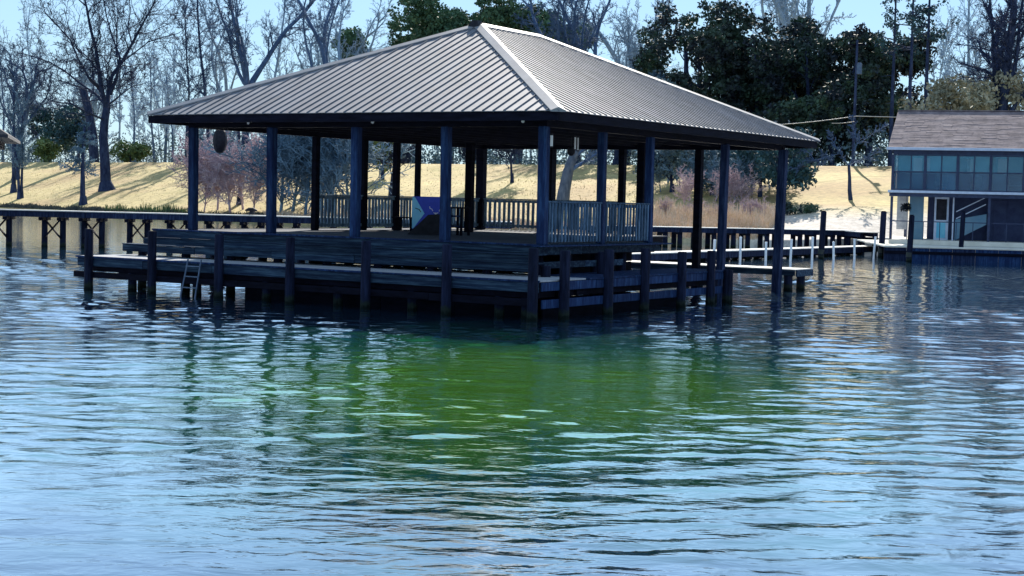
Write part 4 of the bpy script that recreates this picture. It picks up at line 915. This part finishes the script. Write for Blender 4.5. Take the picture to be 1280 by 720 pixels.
for i, (px, H, Wd, t) in enumerate(((520,25.5,10,2.2),(560,27.5,11,2.1),(600,28,11,2.2),(645,25.5,10,2.2),(680,25,9,2.2),(478,22,9,2.2))):
    oak(px, t, H*1.02, Wd*1.45, 20+i, ['green evergreen showing above the left part of the roof peak', 'rounded evergreen just left of the roof peak', 'evergreen directly behind the roof peak', 'evergreen above the roof ridge', 'small evergreen at the right end of the roof ridge', 'low evergreen beside the reddish brush over the left roof slope'][i], m_=MIDG, zlo=.55, nc=420, size=.30, name='evergreen_tree')
oak(62, 1.3, 10.5, 8, 41, 'bluish pine clump beyond the levee at the left', m_=PINE, zlo=.05, nc=140, name='evergreen_tree'); oak(98, 1.25, 9.5, 6, 42, 'dark cedar just left of the largest bare trunk', m_=PINE, zlo=.05, nc=90, name='evergreen_tree')
oak(56, 1.12, 4.0, 4.5, 43, 'light green bush on the levee crest at the left', m_=LGRN, zlo=.0, nc=50, name='green_bush'); oak(163, 1.12, 3.0, 4.5, 44, 'light green bush on the levee crest right of the largest bare trunk', m_=LGRN, zlo=.0, nc=45, name='green_bush')
oak(478, .7, 6, 4, 45, 'yellow green young tree seen between the pavilion posts', m_=LGRN, zlo=.3, nc=40, name='young_tree')
oak(770, 1.1, 11, 11, 46, 'bluish green brush rising over the middle of the right roof slope', m_=BRUSHL, zlo=.02, nc=170, name='brush_clump', size=.24); oak(815, 1.05, 9.5, 9, 47, 'bluish brush at the foot of the leftmost live oak', m_=BRUSHL, zlo=.02, nc=130, name='brush_clump', size=.24)
oak(1195, 1.1, 8.5, 9, 48, 'tan leafed brush behind the left of the boathouse roof', m_=TANL, zlo=.0, nc=130, name='brush_clump', size=.22); oak(1262, 1.05, 8.5, 9, 49, 'tan and green brush behind the right of the boathouse roof', m_=TANL, zlo=.0, nc=130, name='brush_clump', size=.22)
oak(430, 1.35, 13.5, 10, 50, 'reddish brown brush above the left roof slope', m_=PINK, zlo=.1, nc=130, name='brush_clump', size=.16)
# tall pines
def pine(px, t, H, seed, lab, top=.45, lean=0, sp=2.6):
    p, _ = on_bank(px, t); rn = random.Random(seed); S = []; C = []; n = 14; q = Vector((0,0,-.5)); r_ = .26
    for i in range(n):
        q2 = Vector((lean*(i+1)/n*H, rn.gauss(0,.05), (i+1)/n*H)); r2 = .26*(1-.75*(i+1)/n); S.append((q[:], q2[:], r_, r2, 0)); q, r_ = q2, r2
        f = (i+1)/n
        if f > 1-top:
            for _ in range(3):
                if rn.random() < .25: continue
                a = rn.random()*6.28; L = sp*(1.35-f)*1.7*rn.uniform(.35,1.15); q0_ = q2-Vector((0,0,rn.random()*H/n)); d = Vector((math.cos(a), math.sin(a), rn.uniform(-.05,.7))).normalized(); e_ = q0_+d*L; S.append((q0_[:], e_[:], .07, .03, 1))
                for _k in range(3):
                    b_ = q0_+d*L*rn.uniform(.45,1.0)+Vector((rn.gauss(0,.5), rn.gauss(0,.5), rn.gauss(.1,.35))); C.append(np.array(b_[:])); S.append(((q0_+d*L*.5)[:], b_[:], .03, .02, 1))
        elif rn.random() < .4 and f > .35:
            a = rn.random()*6.28; e_ = q2+Vector((math.cos(a), math.sin(a), -.1))*1.3; S.append((q2[:], e_[:], .05, .02, 1))
    me = leaves('crown', C, .55, 34, .16, seed, .8); return tree_obj('pine_tree', p-Vector((0,0,.2)), S, BARK, BARK, lab, leaf=(me, PINE))
pine(1112, 1.35, 20, 61, 'tall pine at the left of the three pines', .42); pine(1134, 1.3, 21.5, 62, 'tall pine with thin bare trunk in the middle of the three pines', .38); pine(1154, 1.18, 20.5, 63, 'tall pine with dark straight trunk just left of the boathouse roof', .40)
# stub trunk behind the big tree
p, _ = on_bank(112, 1.02); S = []
for (a, b, r0_, r1_) in (((118,205),(116,170),.75,.7),((116,170),(110,135),.7,.6),((110,135),(104,112),.6,.55)): 
    A_, B_ = at(*a, p.y)-p, at(*b, p.y)-p; S.append((A_[:], B_[:], r0_, r1_, 0))
d = Vector((.3,0,1)); grow(S, random.Random(9), Vector(S[1][1]), d.normalized(), 5, .15, 2, dict(OAKP)); tree_obj('broken_trunk', p, S, BARK, BARK, 'thick broken topped trunk just behind the left of the largest bare tree')
# brush thickets on the bank
THK = mk(BRP, 70, 2.6, .10, base=False); THK2 = mk(BRP, 71, 2.4, .10, base=False)
pinkS = None; blueS = None
def thick(px, t, s_, lab, m_, seed, name='thicket', sx=1.3):
    global pinkS, blueS
    p, _ = on_bank(px, t); key = (m_.name)
    if key not in src: src[key] = tree_obj(name, p-Vector((0,0,.1)), THK if seed % 2 else THK2, m_, m_, lab, 'shrub', 'brush thickets along the far shore', scale=s_, rz=seed); src[key].scale = (s_*sx, s_, s_); return
    dup(src[key], p-Vector((0,0,.1)), lab, s_, seed, sx)
K_ = 0
for px, t, s_ in ((255,.06,1.0),(272,.10,1.25),(288,.05,1.1),(304,.12,1.3),(318,.06,.95)):
    K_ += 1; thick(px, t, s_, ['pink twigged thicket just right of the left corner post', 'pink thicket directly under the hanging oval basket', 'pink thicket in the middle of the first pavilion bay', 'taller pink thicket left of the second front post', 'low pink thicket beside the second front post'][K_-1], PINK, K_)
for i, (px, t, s_) in enumerate(((350,.05,1.55),(366,.12,1.75),(382,.05,1.6),(402,.10,1.75),(420,.05,1.65),(436,.12,1.7))):
    thick(px, t, s_, ['bluish thicket just right of the second front post', 'tall bluish thicket in the second pavilion bay', 'bluish thicket left of the first railing', 'bluish thicket behind the left end of the railing', 'bluish thicket behind the railing left of the third front post', 'tall bluish thicket behind the third front post'][i], BLUEBR, 10+i)
onb(412, .14, mk(CYP, 14, 12, .40), 'dark cypress trunk among the bluish thickets left of the third front post', BARK, BLUEBR, 1.0, 'cypress_tree')
onb(300, .2, mk(CYP, 15, 11, .28), 'feathery bluish cypress in the first pavilion bay', BARK, BLUEBR, 1.0, 'cypress_tree')
onb(260, .3, mk(CYP, 16, 10, .26), 'feathery bluish cypress just right of the left corner post', BARK, BLUEBR, 1.0, 'cypress_tree')
onb(380, .3, mk(CYP, 17, 12, .3), 'feathery cypress behind the tall bluish thicket', BARK, BLUEBR, 1.0, 'cypress_tree')
for i, (px, t, s_) in enumerate(((826,.55,.62),(850,.6,.7),(872,.5,.62),(895,.45,.6),(918,.42,.6),(940,.55,.75),(962,.6,.9),(600,.85,.35),(835,.7,.85),(880,.68,.85),(905,.62,.8),(925,.66,.85))):
    thick(px, t, s_, ['bluish brush on the slope just right of the railing end', 'bluish brush on the slope behind the back corner post', 'bluish brush left of the far right posts', 'bluish brush between the two right pavilion posts', 'bluish brush right of the single right side post', 'darker brush on the slope left of the right corner post', 'tall brush on the slope behind the right corner post', 'small brush on the levee seen between the thick back posts','brush high on the slope above the reeds at their left end','brush high on the slope just left of the inner dark post','brush high on the slope between the inner and outer dark posts','brush high on the slope right of the outer dark post'][i], BLUEBR, 20+i)
oak(975, .42, 6.2, 4.6, 81, 'dark blue green cedar behind the right corner post', m_=PINE, zlo=.02, nc=60, name='cedar_shrub', size=.22); oak(950, .5, 5, 5, 82, 'bluish evergreen shrub left of the right corner post', m_=PINE, zlo=.02, nc=50, name='cedar_shrub', size=.2)
oak(840, .55, 5.6, 6, 83, 'bluish evergreen shrub right of the near face railing', m_=BRUSHL, zlo=.02, nc=70, name='cedar_shrub', size=.18); oak(890, .52, 4.8, 6, 84, 'low bluish evergreen between the right pavilion posts', m_=BRUSHL, zlo=.02, nc=70, name='cedar_shrub', size=.18)
for i, px in enumerate((855, 905, 925)): thick(px, .34, .5, ['pink twiggy bush behind the reeds right of the railing', 'pink twiggy bush behind the reeds between the right posts', 'pinkish bush among the dry reeds left of the right corner post'][i], PINK, 30+i)
oak(1000, .26, 1.0, 2.6, 85, 'low dark round bush on the pale ground left of the boathouse', m_=OAK, zlo=.0, nc=22, name='low_bush', size=.12, cl=.45); oak(976, .3, .8, 1.2, 86, 'tiny dark bush beside the right corner post', m_=OAK, zlo=.0, nc=10, name='low_bush', size=.1, cl=.35)

# reeds and shoreline brush (uncountable)
def blades(name, n, fn, h0, h1, wd, m_, lab, lean=.12):
    r = np.random.default_rng(len(name)*7+n); V = np.zeros((n, 4, 3)); k = 0
    for i in range(n):
        s, t = fn(r); p = PT(s, t); z = hz(s, t); h = r.uniform(h0, h1)*(.72+.3*math.sin(p.x*1.9+p.y*.7)*math.sin(p.x*.6+1)); a = r.random()*3.14; dx, dy = math.cos(a)*wd, math.sin(a)*wd; lx, ly = r.normal(0, lean*h), r.normal(0, lean*h)
        V[i] = [(p.x-dx, p.y-dy, z-.1), (p.x+dx, p.y+dy, z-.1), (p.x+lx+dx*.4, p.y+ly+dy*.4, z+h), (p.x+lx-dx*.4, p.y+ly-dy*.4, z+h)]
    return tag(link(name, npmesh(name, V.reshape(-1, 3), np.arange(4*n).reshape(n, 4)), m_), lab, 'plants', kind='stuff')
def s_at(px, t): return on_bank(px, t)[1]
sa, sb = s_at(800, .1), s_at(962, .1)
blades('dry_reeds', 9000, lambda r: (r.uniform(sa, sb), r.uniform(0, .20)), .5, 2.0, .022, REED, 'tall dry tan reeds along the shore behind the right posts')
sa2, sb2 = s_at(330, .02), s_at(800, .02)
blades('shore_grass', 14000, lambda r: (r.uniform(sa2, sb2), abs(r.normal(0, .03))), .2, .9, .03, REED, 'pale dry grass along the shoreline behind the pavilion')
sa3, sb3 = s_at(-60, .02), s_at(330, .02)
blades('shore_brush', 9000, lambda r: (r.uniform(sa3, sb3), abs(r.normal(0, .02))), .1, .5, .05, SHRD, 'low dark brush along the left shoreline')
blades('green_shore_weeds', 700, lambda r: (r.uniform(s_at(130,.02), s_at(245,.02)), abs(r.normal(0.01, .02))), .3, 1.2, .05, LGRN, 'yellow green weeds along the left shoreline')
blades('grass_tufts', 16000, lambda r: (r.uniform(0.6, 4.2), r.uniform(0.05, 1.0)), .04, .12, .05, mat('dry_tufts', (.55,.42,.17), (.76,.62,.32), .95, .5), 'short dry grass tufts scattered over the levee')
for i, px in enumerate((835, 868, 900, 930, 948)): thick(px, .16, .3, ['low pink twiggy scrub at the left end of the reeds', 'low pink scrub in the reeds left of the back corner post', 'low pink scrub in the reeds between the two dark posts', 'low pink scrub in the reeds left of the cedar shrub', 'low pink scrub at the right end of the reeds'][i], PINK, 40+i)
# far woods beyond the levee
def far_woods():
    r = np.random.default_rng(3); VV = []; FF = []; off = 0
    prm = dict(TALLP, n=[8,4,3,2], kids=[2.2,1.6,1.4,0], rmin=.05); 
    ps = [tubes_mesh('tmp', mk(prm, 90+k, 15, .2, base=False)) for k in range(4)]
    arr = []
    for me in ps:
        v = np.zeros(len(me.vertices)*3); me.vertices.foreach_get('co', v); f = np.zeros(len(me.polygons)*4, dtype=np.int64); me.loops.foreach_get('vertex_index', f.astype(np.int32) if False else (b := np.zeros(len(me.loops), dtype=np.int32))); arr.append((v.reshape(-1, 3), b.reshape(-1, 4))); bpy.data.meshes.remove(me)
    for i in range(70):
        px = -60+1400*r.random(); t = r.uniform(1.8, 4.2); p, _ = on_bank(px, t); v, f = arr[r.integers(4)]; a = r.random()*6.28; s_ = r.uniform(.8,1.25)
        q = v*s_; x = q[:, 0]*math.cos(a)-q[:, 1]*math.sin(a)+p.x; y = q[:, 0]*math.sin(a)+q[:, 1]*math.cos(a)+p.y
        VV.append(np.stack([x, y, q[:, 2]+p.z], 1)); FF.append(f+off); off += len(v)
    return npmesh('far_woods', np.concatenate(VV), np.concatenate(FF))
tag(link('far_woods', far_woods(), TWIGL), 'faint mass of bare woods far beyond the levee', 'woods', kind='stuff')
# understory just beyond the crest
def understory():
    r = np.random.default_rng(8); C = []
    for i in range(1900):
        px = r.uniform(-40, 1110); t = r.uniform(1.3, 2.0); p, _ = on_bank(px, t); C.append((p.x, p.y, p.z+r.uniform(0, 1)**1.4*4.2))
    return leaves('understory', C, 1.3, 22, .2, 5, .7)
tag(link('understory_brush', understory(), BRUSHL), 'hazy bluish understory brush beyond the levee crest', 'brush', kind='stuff')

# utility pole and wires
p, _ = on_bank(1066, 1.0); e = empty('utility_pole', p, 0, label='dark utility pole with transformer in front of the live oaks', cat='utility pole')
zt = at(1066, 50, p.y).z-p.z
mb = MB(); mb.tube([(0,0,-.5),(0,0,zt)], [.16,.11], 8); mb.build('pole', BARK, e)
mb = MB(); mb.box(-.9,.9,-.06,.06,zt-.5,zt-.38); mb.build('crossarm', WDK, e)
for x in (-.8, 0, .8): mb = MB(); mb.tube([(x,0,zt-.38),(x,0,zt-.2)], .05, 6); mb.build('insulator', WHITE, e)
zc = at(1068, 86, p.y).z-p.z; mb = MB(); mb.tube([(.25,-.15,zc-.55),(.25,-.15,zc-.5),(.25,-.15,zc+.5),(.25,-.15,zc+.58)], [.2,.26,.26,.15], 10); mb.build('transformer', METAL, e)
WIRE = mat('pale_wire', (.62,.58,.55), (.7,.66,.62), .5, 3)
za = at(1071, 145, p.y-.5); xa_ = at(985, 153, p.y-6); xb_ = at(1135, 146, p.y-2)
def wire(A, B, r_, lab, sag):
    mb = MB(); c = A
    mb.tube([(A.lerp(B, k/12)-Vector((0,0,sag*4*(k/12)*(1-k/12))))-c for k in range(13)], r_, 6); o = mb.build('utility_wire', WIRE, None, loc=c); tag(o, lab, 'wire')
wire(at(930, 158, p.y-10), za, .035, 'pale overhead wire running left from the utility pole', .15); wire(za, at(1260, 146, p.y-6), .035, 'pale overhead wire running right from the utility pole towards the boathouse', .1)
wire(at(1040, 154, p.y-3), at(1068, 152, p.y-.5), .03, 'short pale lower wire left of the utility pole', .05)
for o in list(bpy.data.objects):
    if o.type == 'MESH' and not o.data.users: bpy.data.meshes.remove(o.data)
